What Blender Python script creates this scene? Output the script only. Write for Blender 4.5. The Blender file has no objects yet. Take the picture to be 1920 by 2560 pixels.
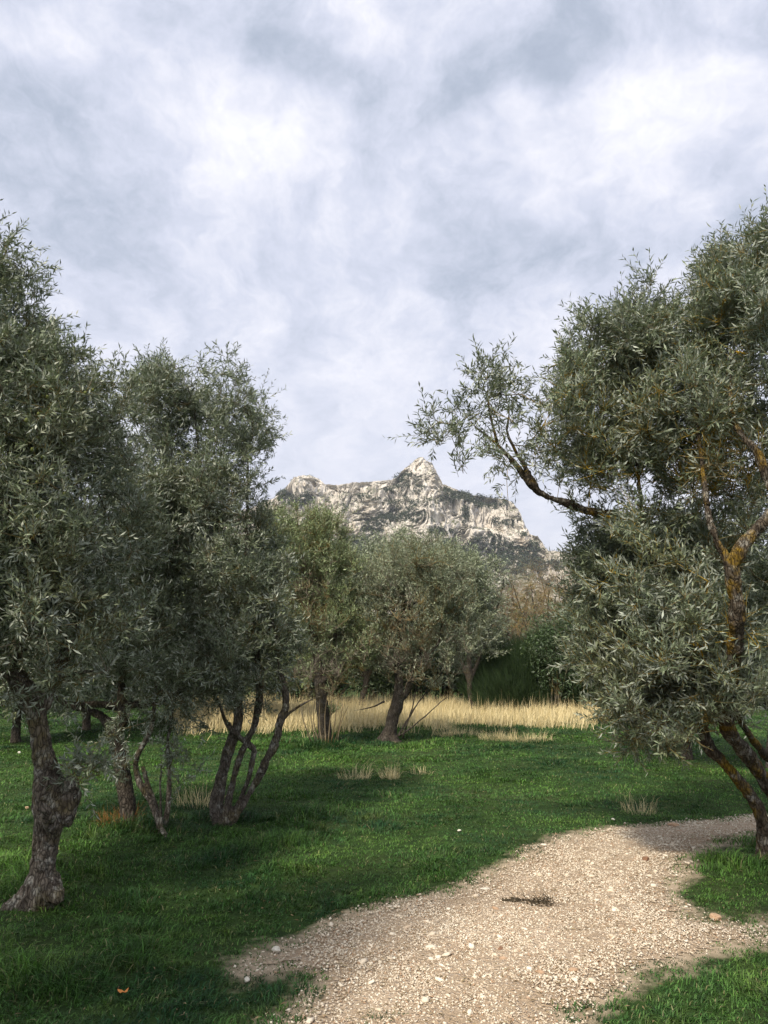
import bpy, math, random
import numpy as np
from mathutils import Vector, noise as mnoise

# ------------------------------------------------------------------ camera, sky, sun, exposure
C = bpy.data.collections.new("olive_grove")
bpy.context.scene.collection.children.link(C)
SC = bpy.context.scene
CAM_H, PITCH, FPX = 1.6, math.radians(10.6), 1923.0
cam = bpy.data.objects.new("camera", bpy.data.cameras.new("camera"))
C.objects.link(cam)
cam.location = (0, 0, CAM_H)
cam.rotation_euler = (math.radians(90) + PITCH, 0, 0)
cam.data.sensor_fit = 'VERTICAL'
cam.data.sensor_height = 36.0
cam.data.lens = FPX / 2560.0 * 36.0
cam.data.clip_end = 6000
SC.camera = cam

SUN_EL, SUN_AZ = math.radians(50), math.radians(-150)     # azimuth from +Y, negative = left
sd = Vector((math.sin(SUN_AZ) * math.cos(SUN_EL), math.cos(SUN_AZ) * math.cos(SUN_EL), math.sin(SUN_EL)))
sun = bpy.data.objects.new("sun", bpy.data.lights.new("sun", 'SUN'))
C.objects.link(sun)
sun.rotation_euler = sd.to_track_quat('Z', 'Y').to_euler()
sun.location = (0, 0, 30)
sun.data.energy = 3.0
sun.data.angle = math.radians(6)
sun.data.color = (1.0, 0.90, 0.76)

SC.view_settings.view_transform = 'Standard'
SC.view_settings.look = 'None'
SC.view_settings.exposure = 0.62
SC.view_settings.gamma = 1.0
SC.cycles.max_bounces = 6
SC.cycles.diffuse_bounces = 3
SC.cycles.glossy_bounces = 2
SC.cycles.transmission_bounces = 3
SC.cycles.use_denoising = True
SC.cycles.sample_clamp_indirect = 4


class NT:
    """small helper to write node trees"""
    def __init__(s, tree):
        s.t = tree
        tree.nodes.clear()

    def n(s, typ, _in=None, **kw):
        nd = s.t.nodes.new(typ)
        for k, v in kw.items():
            setattr(nd, k, v)
        for k, v in (_in or {}).items():
            sock = nd.inputs[k]
            if isinstance(v, bpy.types.NodeSocket):
                s.t.links.new(v, sock)
            else:
                sock.default_value = v
        return nd

    def math(s, op, a, b=None, clamp=False):
        i = {0: a}
        if b is not None:
            i[1] = b
        return s.n('ShaderNodeMath', i, operation=op, use_clamp=clamp).outputs[0]

    def mix(s, f, a, b, blend='MIX'):
        nd = s.n('ShaderNodeMix', None, data_type='RGBA', blend_type=blend)
        for k, v in ((0, f), (6, a), (7, b)):
            if isinstance(v, bpy.types.NodeSocket):
                s.t.links.new(v, nd.inputs[k])
            else:
                nd.inputs[k].default_value = v if k == 0 else tuple(v) + ((1,) if len(v) == 3 else ())
        return nd.outputs[2]

    def ramp(s, f, stops):
        nd = s.n('ShaderNodeValToRGB', {0: f})
        el = nd.color_ramp.elements
        while len(el) < len(stops):
            el.new(0.5)
        for e, (p, c) in zip(el, stops):
            e.position = p
            e.color = (c, c, c, 1) if isinstance(c, (int, float)) else tuple(c) + (1,)
        return nd.outputs[0]

    def noise(s, vec, scale, detail=4, rough=0.55, dist=0.0):
        i = {'Scale': scale, 'Detail': detail, 'Roughness': rough, 'Distortion': dist}
        if vec is not None:
            i['Vector'] = vec
        return s.n('ShaderNodeTexNoise', i)


def sky_world():
    w = bpy.data.worlds.new("World")
    SC.world = w
    w.use_nodes = True
    g = NT(w.node_tree)
    tc = g.n('ShaderNodeTexCoord').outputs['Generated']
    sky = g.n('ShaderNodeTexSky', sky_type='NISHITA', sun_disc=False)
    sky.sun_elevation = SUN_EL
    sky.sun_rotation = SUN_AZ
    skyc = g.n('ShaderNodeVectorMath', {0: sky.outputs[0], 3: 0.09}, operation='SCALE').outputs[0]
    # the cloud deck lies on a plane high above: direction / height
    sep = g.n('ShaderNodeSeparateXYZ', {0: tc})
    z = g.math('MAXIMUM', sep.outputs[2], 0.0)
    z = g.math('ADD', z, 0.10)
    u = g.math('DIVIDE', sep.outputs[0], z)
    v = g.math('DIVIDE', sep.outputs[1], z)
    uv = g.n('ShaderNodeCombineXYZ', {0: u, 1: v, 2: 0.0}).outputs[0]
    wob = g.noise(uv, 1.3, 5, 0.6)
    wv = g.n('ShaderNodeVectorMath', {0: wob.outputs['Color'], 1: (0.5, 0.5, 0.5)}, operation='SUBTRACT').outputs[0]
    wv = g.n('ShaderNodeVectorMath', {0: wv, 3: 0.62}, operation='SCALE').outputs[0]
    uvw = g.n('ShaderNodeVectorMath', {0: uv, 1: wv}, operation='ADD').outputs[0]
    st = g.n('ShaderNodeMapping', {'Vector': uvw, 'Rotation': (0, 0, 0.12), 'Scale': (1.25, 0.45, 1.0), 'Location': (3.7, 1.2, 0)}).outputs[0]
    n1 = g.noise(st, 2.3, 8, 0.56).outputs[0]
    n2 = g.noise(st, 6.5, 8, 0.66).outputs[0]
    n3 = g.noise(g.n('ShaderNodeVectorMath', {0: tc, 1: g.n('ShaderNodeVectorMath', {0: wv, 3: 0.25}, operation='SCALE').outputs[0]}, operation='ADD').outputs[0], 15.0, 9, 0.68).outputs[0]
    val = g.math('ADD', g.math('MULTIPLY', g.math('SUBTRACT', n1, 0.5), 0.75),
                 g.math('MULTIPLY', g.math('SUBTRACT', n2, 0.5), 0.55))
    val = g.math('ADD', val, g.math('MULTIPLY', g.math('SUBTRACT', n3, 0.5), 0.60))
    # large banks of the deck: (u, v, rotation, su, sv, amount)
    for (bu, bv, rot, su, sv, amt) in SKY_BANKS:
        m = g.n('ShaderNodeMapping', {'Vector': uvw, 'Location': (-bu, -bv, 0)}).outputs[0]
        m = g.n('ShaderNodeMapping', {'Vector': m, 'Rotation': (0, 0, -rot)}).outputs[0]
        m = g.n('ShaderNodeMapping', {'Vector': m, 'Scale': (1 / su, 1 / sv, 0)}).outputs[0]
        l2 = g.n('ShaderNodeVectorMath', {0: m, 1: m}, operation='DOT_PRODUCT').outputs['Value']
        ex = g.math('EXPONENT', g.math('MULTIPLY', l2, -1.0))
        val = g.math('ADD', val, g.math('MULTIPLY', ex, amt))
    val = g.math('ADD', val, 0.58)
    col = g.n('ShaderNodeValToRGB', {0: val})
    el = col.color_ramp.elements
    stops = [(0.05, (0.24, 0.28, 0.36)), (0.32, (0.34, 0.38, 0.465)), (0.55, (0.49, 0.515, 0.61)),
             (0.74, (0.63, 0.635, 0.70)), (0.98, (0.80, 0.80, 0.82))]
    while len(el) < len(stops):
        el.new(0.5)
    for e, (p, c) in zip(el, stops):
        e.position = p
        e.color = c + (1,)
    # near the horizon the deck pales
    hz = g.ramp(sep.outputs[2], [(0.0, 1.0), (0.20, 0.75), (0.42, 0.0)])
    c2 = g.mix(g.math('MULTIPLY', hz, 0.72), col.outputs[0], (0.61, 0.62, 0.69))
    # glow of the veiled sun inside the deck
    dt = g.n('ShaderNodeVectorMath', {0: tc, 1: tuple(sd)}, operation='DOT_PRODUCT').outputs['Value']
    gl = g.math('POWER', g.math('MAXIMUM', dt, 0.0), 14.0)
    glc = g.n('ShaderNodeVectorMath', {0: (0.9, 0.85, 0.76), 3: g.math('MULTIPLY', gl, 1.4)}, operation='SCALE').outputs[0]
    c3 = g.n('ShaderNodeVectorMath', {0: c2, 1: glc}, operation='ADD').outputs[0]
    fin = g.mix(0.95, skyc, c3)
    bg = g.n('ShaderNodeBackground', {'Color': fin, 'Strength': 1.0})
    o = g.n('ShaderNodeOutputWorld', {'Surface': bg.outputs[0]})


# ------------------------------------------------------------------ picture <-> place
K = 1.1573                      # the sketch units u, v -> photo pixels


def ray(u, v):
    dx = (u * K - 960) / FPX
    dy = (1280 - v * K) / FPX
    return np.array([dx, math.cos(PITCH) - dy * math.sin(PITCH), math.sin(PITCH) + dy * math.cos(PITCH)])


def P(u, v, Y):
    d = ray(u, v)
    return np.array([0, 0, CAM_H]) + d * (Y / d[1])


def G(u, v):
    d = ray(u, v)
    return np.array([0, 0, CAM_H]) + d * (-CAM_H / d[2])


def mpp(Y):
    return K * Y / FPX


def to_uv(p):
    q = p - np.array([0, 0, CAM_H])
    f = q[:, 1] * math.cos(PITCH) + q[:, 2] * math.sin(PITCH)
    up = -q[:, 1] * math.sin(PITCH) + q[:, 2] * math.cos(PITCH)
    return np.stack([(960 + FPX * q[:, 0] / f) / K, (1280 - FPX * up / f) / K], 1)


def sky_uv(u, v):
    d = ray(u, v)
    d = d / np.linalg.norm(d)
    return d[0] / (d[2] + 0.1), d[1] / (d[2] + 0.1)


SKY_BANKS = []
for (u, v, u2, v2, wid, amt) in [
        # a bank from (u,v) to (u2,v2), half width in sketch units
        (900, 380, 1420, -60, 120, -0.34),     # dark bank rising to the top right
        (880, 330, 560, -40, 95, -0.20),       # dark bank rising to the top left
        (640, 120, 480, -40, 60, -0.16),
        (430, 200, 720, 420, 110, 0.22),       # bright band left of centre
        (360, 300, 560, 430, 80, 0.13),
        (1080, 330, 1560, 120, 80, 0.24),      # bright band right
        (1130, 400, 1400, 420, 90, 0.16),
        (20, 150, 180, 330, 110, -0.22),       # blue grey left edge
        (60, 420, 300, 560, 110, -0.24),
        (120, 60, 230, 90, 60, 0.20),
        (1560, 420, 1660, 560, 90, -0.24),
        (1100, 520, 1300, 560, 70, -0.10),
        (850, 560, 1060, 640, 110, -0.16),
        (600, 780, 900, 860, 140, 0.12),
        (760, 60, 860, 100, 50, 0.12),
        (1560, 20, 1660, 100, 70, -0.12)]:
    a = np.array(sky_uv(u, v)); b = np.array(sky_uv(u2, v2))
    mu, mv = (u + u2) / 2, (v + v2) / 2
    L = math.hypot(u2 - u, v2 - v)
    px, py = -(v2 - v) / L * wid, (u2 - u) / L * wid
    c = np.array(sky_uv(mu, mv)); cp = np.array(sky_uv(mu + px, mv + py))
    dvec = b - a
    rot = math.atan2(dvec[1], dvec[0])
    n = np.array([-math.sin(rot), math.cos(rot)])
    su = max(np.linalg.norm(dvec) * 0.55, 0.08)
    sv = max(abs(np.dot(cp - c, n)), 0.05)
    SKY_BANKS.append((c[0], c[1], rot, su, sv, amt))
sky_world()


# ------------------------------------------------------------------ numpy noise
def _h(i, j, k, seed):
    n = (i * 374761393 + j * 668265263 + k * 2147483647 + seed * 1274126177) & 0xFFFFFFFF
    n = ((n ^ (n >> 13)) * 1274126177) & 0xFFFFFFFF
    n = ((n ^ (n >> 16)) * 2246822519) & 0xFFFFFFFF
    return ((n ^ (n >> 15)) & 0xFFFFFF) / float(0xFFFFFF)


def vnoise(p, seed=0):
    f = np.floor(p).astype(np.int64)
    t = p - f
    t = t * t * (3 - 2 * t)
    r = 0
    for a in (0, 1):
        wa = t[:, 0] if a else 1 - t[:, 0]
        for b in (0, 1):
            wb = t[:, 1] if b else 1 - t[:, 1]
            for c in (0, 1):
                wc = t[:, 2] if c else 1 - t[:, 2]
                r = r + wa * wb * wc * _h(f[:, 0] + a, f[:, 1] + b, f[:, 2] + c, seed)
    return r * 2 - 1


def fbm(p, octs=4, seed=0, gain=0.5):
    r, a = 0, 1.0
    for o in range(octs):
        r = r + a * vnoise(p * (2.03 ** o) + 17.3 * o, seed + o)
        a *= gain
    return r


def fbm2(x, y, s, octs=3, seed=0):
    return fbm(np.stack([x / s, y / s, np.zeros_like(x) + 0.37], 1), octs, seed)


def gz(x, y):
    """height of the ground"""
    x = np.atleast_1d(np.asarray(x, float)); y = np.atleast_1d(np.asarray(y, float))
    fade = np.clip(y / 4.0, 0, 1)
    return fade * (0.035 * fbm2(x, y, 3.1, 3, 5) + 0.012 * fbm2(x, y, 0.45, 2, 9))


# ------------------------------------------------------------------ mesh helpers
def nrm(v):
    return v / np.maximum(np.linalg.norm(v, axis=-1, keepdims=True), 1e-9)


def mesh_np(name, verts, faces, mat, parent=None, smooth=False):
    """faces: int array (n,k) or list of such arrays"""
    if not isinstance(faces, list):
        faces = [faces]
    me = bpy.data.meshes.new(name)
    verts = np.ascontiguousarray(verts, np.float32)
    me.vertices.add(len(verts))
    me.vertices.foreach_set("co", verts.ravel())
    loops = np.concatenate([f.ravel() for f in faces]).astype(np.int32)
    tot = np.concatenate([np.full(len(f), f.shape[1], np.int32) for f in faces])
    start = np.concatenate([[0], np.cumsum(tot)[:-1]]).astype(np.int32)
    me.loops.add(len(loops))
    me.loops.foreach_set("vertex_index", loops)
    me.polygons.add(len(tot))
    me.polygons.foreach_set("loop_start", start)
    me.polygons.foreach_set("loop_total", tot)
    me.update(calc_edges=True)
    me.validate()
    if smooth:
        me.polygons.foreach_set("use_smooth", np.ones(len(tot), bool))
    me.materials.append(mat)
    o = bpy.data.objects.new(name, me)
    C.objects.link(o)
    if parent is not None:
        o.parent = parent
    return o


def tag(o, label=None, cat=None, group=None, kind=None):
    if label: o["label"] = label
    if cat: o["category"] = cat
    if group: o["group"] = group
    if kind: o["kind"] = kind
    return o


def empty(name, loc):
    o = bpy.data.objects.new(name, None)
    o.empty_display_size = 0.2
    o.location = loc
    C.objects.link(o)
    return o


def frames(d, rng=None):
    ref = np.tile([0.0, 0.0, 1.0], (len(d), 1))
    ref[np.abs(d[:, 2]) > 0.9] = (1.0, 0.0, 0.0)
    a = nrm(np.cross(d, ref))
    return a, np.cross(d, a)


def frusta(p0, p1, r0, r1, sides=4):
    d = nrm(p1 - p0)
    a, b = frames(d)
    V = []
    for k in range(sides):
        t = 2 * math.pi * k / sides
        off = a * math.cos(t) + b * math.sin(t)
        V.append((p0 + off * r0[:, None], p1 + off * r1[:, None]))
    n = len(p0)
    verts = np.stack([x for pr in V for x in pr], 1).reshape(-1, 3)   # n * 2sides
    base = (np.arange(n) * 2 * sides)[:, None]
    faces = []
    for k in range(sides):
        k2 = (k + 1) % sides
        faces.append(base + np.array([[2 * k, 2 * k2, 2 * k2 + 1, 2 * k + 1]]))
    return verts, np.concatenate(faces)


def leaves(pos, d, nn, ln, wd, bend=0.12):
    """diamond leaf, slightly arched"""
    side = nrm(np.cross(d, nn))
    up = np.cross(side, d)
    m = pos + d * (ln * 0.45)[:, None] + up * (ln * bend)[:, None]
    tip = pos + d * ln[:, None]
    V = np.stack([pos, m + side * (wd / 2)[:, None], tip, m - side * (wd / 2)[:, None]], 1).reshape(-1, 3)
    F = (np.arange(len(pos)) * 4)[:, None] + np.array([[0, 1, 2, 3]])
    return V, F


def catmull(pts, step):
    pts = np.asarray(pts, float)
    if len(pts) < 2:
        return pts
    P4 = np.vstack([2 * pts[0] - pts[1], pts, 2 * pts[-1] - pts[-2]])
    out = []
    for i in range(1, len(P4) - 2):
        a, b, c, d = P4[i - 1], P4[i], P4[i + 1], P4[i + 2]
        n = max(2, int(np.linalg.norm((c - b)[:3]) / step))
        for k in range(n):
            t = k / n
            out.append(0.5 * ((2 * b) + (-a + c) * t + (2 * a - 5 * b + 4 * c - d) * t * t + (-a + 3 * b - 3 * c + d) * t ** 3))
    out.append(P4[-2])
    return np.array(out)


def tube(pts, rads, sides=12):
    """one closed tapering tube along a polyline"""
    pts = np.asarray(pts, float)
    n = len(pts)
    T = nrm(np.gradient(pts, axis=0))
    a = np.cross(T[0], (0.31, 0.9, 0.2)); a /= np.linalg.norm(a)
    V = []
    for i in range(n):
        a = a - T[i] * np.dot(a, T[i]); a /= np.linalg.norm(a)
        b = np.cross(T[i], a)
        for k in range(sides):
            t = 2 * math.pi * k / sides
            V.append(pts[i] + (a * math.cos(t) + b * math.sin(t)) * rads[i])
    V.append(pts[0]); V.append(pts[-1])
    F4 = [(i * sides + k, i * sides + (k + 1) % sides, (i + 1) * sides + (k + 1) % sides, (i + 1) * sides + k)
          for i in range(n - 1) for k in range(sides)]
    F3 = [(n * sides, (k + 1) % sides, k) for k in range(sides)] + \
         [(n * sides + 1, (n - 1) * sides + k, (n - 1) * sides + (k + 1) % sides) for k in range(sides)]
    return np.array(V), np.array(F4), np.array(F3)


class Acc:
    def __init__(s): s.V = []; s.F = {}; s.n = 0
    def add(s, V, *Fs):
        for F in Fs:
            if len(F):
                s.F.setdefault(F.shape[1], []).append(np.asarray(F) + s.n)
        s.V.append(np.asarray(V)); s.n += len(V)
    def build(s, name, mat, parent=None, smooth=False):
        return mesh_np(name, np.concatenate(s.V), [np.concatenate(f) for f in s.F.values()], mat, parent, smooth)


def remeshed(o, voxel, smooth_it=3):
    """grow overlapping tubes into one continuous skin"""
    m = o.modifiers.new("skin", 'REMESH'); m.mode = 'VOXEL'; m.voxel_size = voxel
    s = o.modifiers.new("soft", 'SMOOTH'); s.factor = 0.5; s.iterations = smooth_it
    dg = bpy.context.evaluated_depsgraph_get()
    me = bpy.data.meshes.new_from_object(o.evaluated_get(dg))
    o.modifiers.clear()
    mat = o.data.materials[0]
    old = o.data
    o.data = me
    bpy.data.meshes.remove(old)
    if not len(me.materials):
        me.materials.append(mat)
    return me


# ------------------------------------------------------------------ materials
def new_mat(name):
    m = bpy.data.materials.new(name)
    m.use_nodes = True
    return m, NT(m.node_tree)


def surf(g, color, rough=0.8, spec=0.3, bump=None, strength=0.5, dist=0.01, transl=0.0, tcol=None):
    i = {'Base Color': color, 'Roughness': rough, 'Specular IOR Level': spec}
    if bump is not None:
        b = g.n('ShaderNodeBump', {'Height': bump, 'Strength': strength, 'Distance': dist})
        i['Normal'] = b.outputs[0]
    p = g.n('ShaderNodeBsdfPrincipled', i).outputs[0]
    if transl:
        t = g.n('ShaderNodeBsdfTranslucent', {'Color': tcol}).outputs[0]
        p = g.n('ShaderNodeMixShader', {0: transl, 1: p, 2: t}).outputs[0]
    g.n('ShaderNodeOutputMaterial', {'Surface': p})


def leaf_mat(name, dark, light, under, yellow=(0.16, 0.15, 0.04), clump=1.6, rough=0.45, tr=0.18, yam=0.35):
    m, g = new_mat(name)
    geo = g.n('ShaderNodeNewGeometry')
    r = geo.outputs['Random Per Island']
    top = g.mix(r, dark, light)
    pos = g.n('ShaderNodeTexCoord').outputs['Object']
    n = g.noise(pos, clump, 3, 0.6).outputs[0]
    f = g.ramp(n, [(0.5, 0.0), (0.72, 1.0)])
    top = g.mix(g.math('MULTIPLY', f, yam), top, yellow)
    r2 = g.math('FRACT', g.math('MULTIPLY', r, 37.7))
    br = g.math('ADD', g.math('MULTIPLY', r2, 0.9), 0.60)
    tone = g.noise(pos, clump * 0.9, 3, 0.55).outputs[0]
    br = g.math('MULTIPLY', br, g.ramp(tone, [(0.35, 0.62), (0.65, 1.0)]))
    top = g.mix(1.0, top, g.n('ShaderNodeCombineXYZ', {0: br, 1: br, 2: br}).outputs[0], 'MULTIPLY')
    und = g.mix(r2, under, tuple(c * 0.6 for c in under))
    col = g.mix(geo.outputs['Backfacing'], top, und)
    surf(g, col, rough, 0.45, transl=tr, tcol=g.mix(0.5, top, (0.10, 0.16, 0.03)))
    return m


def twig_mat(name, a, b, scale=3.0):
    m, g = new_mat(name)
    pos = g.n('ShaderNodeTexCoord').outputs['Object']
    n = g.noise(pos, scale, 4, 0.6).outputs[0]
    col = g.mix(g.ramp(n, [(0.4, 0.0), (0.62, 1.0)]), a, b)
    surf(g, col, 0.9, 0.15)
    return m


def bark_mat(name, base, dark, grey, moss, lichen=0.4, pale=0.5, scale=1.0):
    m, g = new_mat(name)
    pos = g.n('ShaderNodeTexCoord').outputs['Object']
    mp = g.n('ShaderNodeMapping', {'Vector': pos, 'Scale': (1, 1, 0.34)}).outputs[0]
    wv = g.noise(mp, 7 * scale, 3, 0.6).outputs['Color']
    mp2 = g.mix(0.09, mp, wv)
    vor = g.n('ShaderNodeTexVoronoi', {'Vector': mp2, 'Scale': 48 * scale}, feature='DISTANCE_TO_EDGE').outputs['Distance']
    crack = g.ramp(vor, [(0.0, 0.25), (0.08, 0.7), (0.25, 1.0)])
    n = g.noise(mp, 26 * scale, 8, 0.7).outputs[0]
    n2 = g.noise(pos, 5, 5, 0.6).outputs[0]
    col = g.mix(g.ramp(n, [(0.36, 0.0), (0.64, 1.0)]), dark, base)
    pl = g.math('MULTIPLY', g.ramp(g.noise(pos, 11, 8, 0.72).outputs[0], [(0.52, 0.0), (0.60, 1.0)]), pale)
    col = g.mix(pl, col, grey)
    ms = g.math('MULTIPLY', g.ramp(n2, [(0.50, 0.0), (0.62, 1.0)]), lichen)
    col = g.mix(ms, col, moss)
    col = g.mix(crack, tuple(c * 0.35 for c in dark), col)
    h = g.math('ADD', g.math('MULTIPLY', crack, 0.6), g.math('MULTIPLY', n, 0.9))
    surf(g, col, 0.92, 0.12, h, 1.0, 0.02)
    return m


M_olive = leaf_mat("olive_leaf", (0.098, 0.130, 0.072), (0.265, 0.315, 0.20), (0.50, 0.55, 0.45), yam=0.55)
M_olive_far = leaf_mat("olive_leaf_silvery", (0.20, 0.245, 0.14), (0.40, 0.45, 0.29), (0.44, 0.48, 0.36), yam=0.3, clump=1.2)
M_olive_green = leaf_mat("olive_leaf_green", (0.17, 0.23, 0.09), (0.35, 0.43, 0.20), (0.42, 0.48, 0.30), yam=0.35, clump=0.8)
M_dark_leaf = leaf_mat("evergreen_leaf", (0.035, 0.055, 0.025), (0.075, 0.105, 0.045), (0.09, 0.115, 0.06), clump=0.5, yam=0.3)
M_shrub_leaf = leaf_mat("shrub_leaf", (0.045, 0.085, 0.03), (0.09, 0.15, 0.055), (0.12, 0.17, 0.09), clump=0.9)
M_pine = leaf_mat("pine_needle", (0.035, 0.055, 0.034), (0.08, 0.105, 0.06), (0.07, 0.09, 0.055), clump=0.02, rough=0.9, tr=0.0, yam=0.25)
M_scrub = leaf_mat("scrub_leaf", (0.09, 0.10, 0.055), (0.16, 0.165, 0.095), (0.13, 0.14, 0.09), clump=0.03, rough=0.9, tr=0.0, yam=0.4)
M_twig = twig_mat("olive_twig", (0.13, 0.115, 0.085), (0.17, 0.13, 0.035))
M_twig_lichen = twig_mat("lichen_twig", (0.15, 0.13, 0.08), (0.36, 0.23, 0.015), 1.1)
M_twig_mid = twig_mat("grey_brown_twig", (0.19, 0.16, 0.125), (0.24, 0.17, 0.05), 0.9)
M_twig_bare = twig_mat("bare_twig", (0.20, 0.15, 0.115), (0.28, 0.20, 0.12), 0.8)
M_twig_orange = twig_mat("orange_twig", (0.26, 0.20, 0.11), (0.36, 0.23, 0.06), 0.6)
M_bark = bark_mat("olive_bark", (0.22, 0.19, 0.155), (0.08, 0.065, 0.052), (0.42, 0.41, 0.36), (0.19, 0.15, 0.03), 0.35, 0.8)
M_bark_dark = bark_mat("dark_bark", (0.14, 0.118, 0.095), (0.05, 0.042, 0.034), (0.22, 0.21, 0.18), (0.12, 0.10, 0.03), 0.3, 0.4)
M_bark_lichen = bark_mat("lichen_bark", (0.13, 0.105, 0.075), (0.05, 0.038, 0.028), (0.36, 0.34, 0.29), (0.24, 0.15, 0.012), 0.85, 0.7)


def mat_dry(name, a, b):
    m, g = new_mat(name)
    r = g.n('ShaderNodeNewGeometry').outputs['Random Per Island']
    surf(g, g.mix(r, a, b), 0.8, 0.2, transl=0.2, tcol=tuple(b) + (1,))
    return m


M_straw = mat_dry("straw", (0.52, 0.41, 0.19), (0.88, 0.76, 0.46))
M_straw_red = mat_dry("rusty_straw", (0.30, 0.11, 0.03), (0.45, 0.22, 0.07))
M_broom = mat_dry("broom_stem", (0.030, 0.060, 0.022), (0.075, 0.12, 0.045))


def grass_mat():
    m, g = new_mat("grass_blade")
    geo = g.n('ShaderNodeNewGeometry')
    r = geo.outputs['Random Per Island']
    pos = g.n('ShaderNodeTexCoord').outputs['Object']
    n = g.noise(pos, 0.55, 5, 0.65).outputs[0]
    n2 = g.noise(pos, 4.0, 4, 0.6).outputs[0]
    col = g.mix(g.ramp(n, [(0.40, 0.0), (0.60, 1.0)]), (0.013, 0.054, 0.017), (0.070, 0.155, 0.025))
    col = g.mix(g.math('MULTIPLY', g.ramp(n2, [(0.5, 0.0), (0.75, 1.0)]), 0.55), col, (0.13, 0.17, 0.035))
    br = g.math('ADD', g.math('MULTIPLY', g.math('POWER', r, 2.0), 2.0), 0.5)
    col = g.mix(1.0, col, g.n('ShaderNodeCombineXYZ', {0: br, 1: br, 2: br}).outputs[0], 'MULTIPLY')
    r2 = g.math('FRACT', g.math('MULTIPLY', r, 51.3))
    dry = g.ramp(r2, [(0.955, 0.0), (0.985, 1.0)])
    col = g.mix(g.math('MULTIPLY', dry, 0.75), col, (0.36, 0.31, 0.16))
    surf(g, col, 0.55, 0.3, transl=0.25, tcol=g.mix(0.4, col, (0.10, 0.20, 0.02)))
    return m


M_grass = grass_mat()


def ground_mat():
    m, g = new_mat("turf_soil")
    pos = g.n('ShaderNodeTexCoord').outputs['Object']
    n = g.noise(pos, 6, 8, 0.7).outputs[0]
    n2 = g.noise(pos, 0.6, 5, 0.6).outputs[0]
    col = g.mix(g.ramp(n, [(0.35, 0.0), (0.65, 1.0)]), (0.016, 0.032, 0.009), (0.040, 0.075, 0.018))
    col = g.mix(g.math('MULTIPLY', g.ramp(n2, [(0.5, 0.0), (0.7, 1.0)]), 0.3), col, (0.09, 0.08, 0.04))
    wr = g.n('ShaderNodeAttribute', attribute_name="wear").outputs['Fac']
    wf = g.ramp(g.math('ADD', wr, g.math('MULTIPLY', g.math('SUBTRACT', n, 0.5), 1.2)), [(0.3, 0.0), (0.75, 1.0)])
    col = g.mix(wf, col, g.mix(n, (0.22, 0.17, 0.11), (0.50, 0.41, 0.30)))
    surf(g, col, 0.95, 0.1, n, 0.8, 0.03)
    return m


def path_mat():
    m, g = new_mat("gravel_earth")
    pos = g.n('ShaderNodeTexCoord').outputs['Object']
    wv = g.noise(pos, 20, 3, 0.6).outputs['Color']
    p2 = g.mix(0.03, pos, wv)
    v1 = g.n('ShaderNodeTexVoronoi', {'Vector': p2, 'Scale': 42, 'Randomness': 1.0})
    v2 = g.n('ShaderNodeTexVoronoi', {'Vector': p2, 'Scale': 95, 'Randomness': 1.0})
    e1 = g.ramp(v1.outputs['Distance'], [(0.1, 1.0), (0.55, 0.0)])
    e2 = g.ramp(v2.outputs['Distance'], [(0.1, 1.0), (0.6, 0.0)])
    rnd = g.n('ShaderNodeSeparateColor', {0: v1.outputs['Color']}).outputs[0]
    rnd2 = g.n('ShaderNodeSeparateColor', {0: v2.outputs['Color']}).outputs[1]
    n = g.noise(pos, 1.2, 5, 0.65).outputs[0]
    earth = g.mix(g.ramp(n, [(0.38, 0.0), (0.62, 1.0)]), (0.44, 0.33, 0.21), (0.60, 0.48, 0.34))
    stone = g.mix(rnd, (0.50, 0.40, 0.30), (0.80, 0.70, 0.57))
    col = g.mix(g.math('MULTIPLY', e1, g.math('GREATER_THAN', rnd2, 0.35)), earth, stone)
    col = g.mix(g.math('MULTIPLY', g.math('SUBTRACT', 1.0, e2), 0.5), col, (0.22, 0.16, 0.11))
    h = g.math('ADD', e1, g.math('MULTIPLY', e2, 0.5))
    surf(g, col, 0.9, 0.2, h, 0.9, 0.012)
    return m


def stone_mat(name, a, b, c=None):
    m, g = new_mat(name)
    r = g.n('ShaderNodeNewGeometry').outputs['Random Per Island']
    pos = g.n('ShaderNodeTexCoord').outputs['Object']
    n = g.noise(pos, 60, 4, 0.7).outputs[0]
    col = g.mix(r, a, b)
    if c is not None:
        r2 = g.math('FRACT', g.math('MULTIPLY', r, 23.9))
        col = g.mix(g.ramp(r2, [(0.82, 0.0), (0.9, 1.0)]), col, c)
    col = g.mix(g.math('MULTIPLY', g.ramp(n, [(0.4, 1.0), (0.6, 0.0)]), 0.3), col, tuple(x * 0.5 for x in a))
    surf(g, col, 0.85, 0.25, n, 0.4, 0.004)
    return m


M_gravel = stone_mat("limestone_gravel", (0.62, 0.51, 0.37), (0.88, 0.80, 0.65), (0.44, 0.29, 0.18))
M_stone_white = stone_mat("pale_stone", (0.62, 0.58, 0.48), (0.72, 0.67, 0.56))
M_stone_brown = stone_mat("brown_stone", (0.20, 0.105, 0.06), (0.26, 0.15, 0.09))
M_stone_orange = stone_mat("buff_stone", (0.50, 0.32, 0.19), (0.58, 0.40, 0.26))
M_debris = stone_mat("dark_dung", (0.045, 0.035, 0.022), (0.09, 0.07, 0.04))


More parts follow.
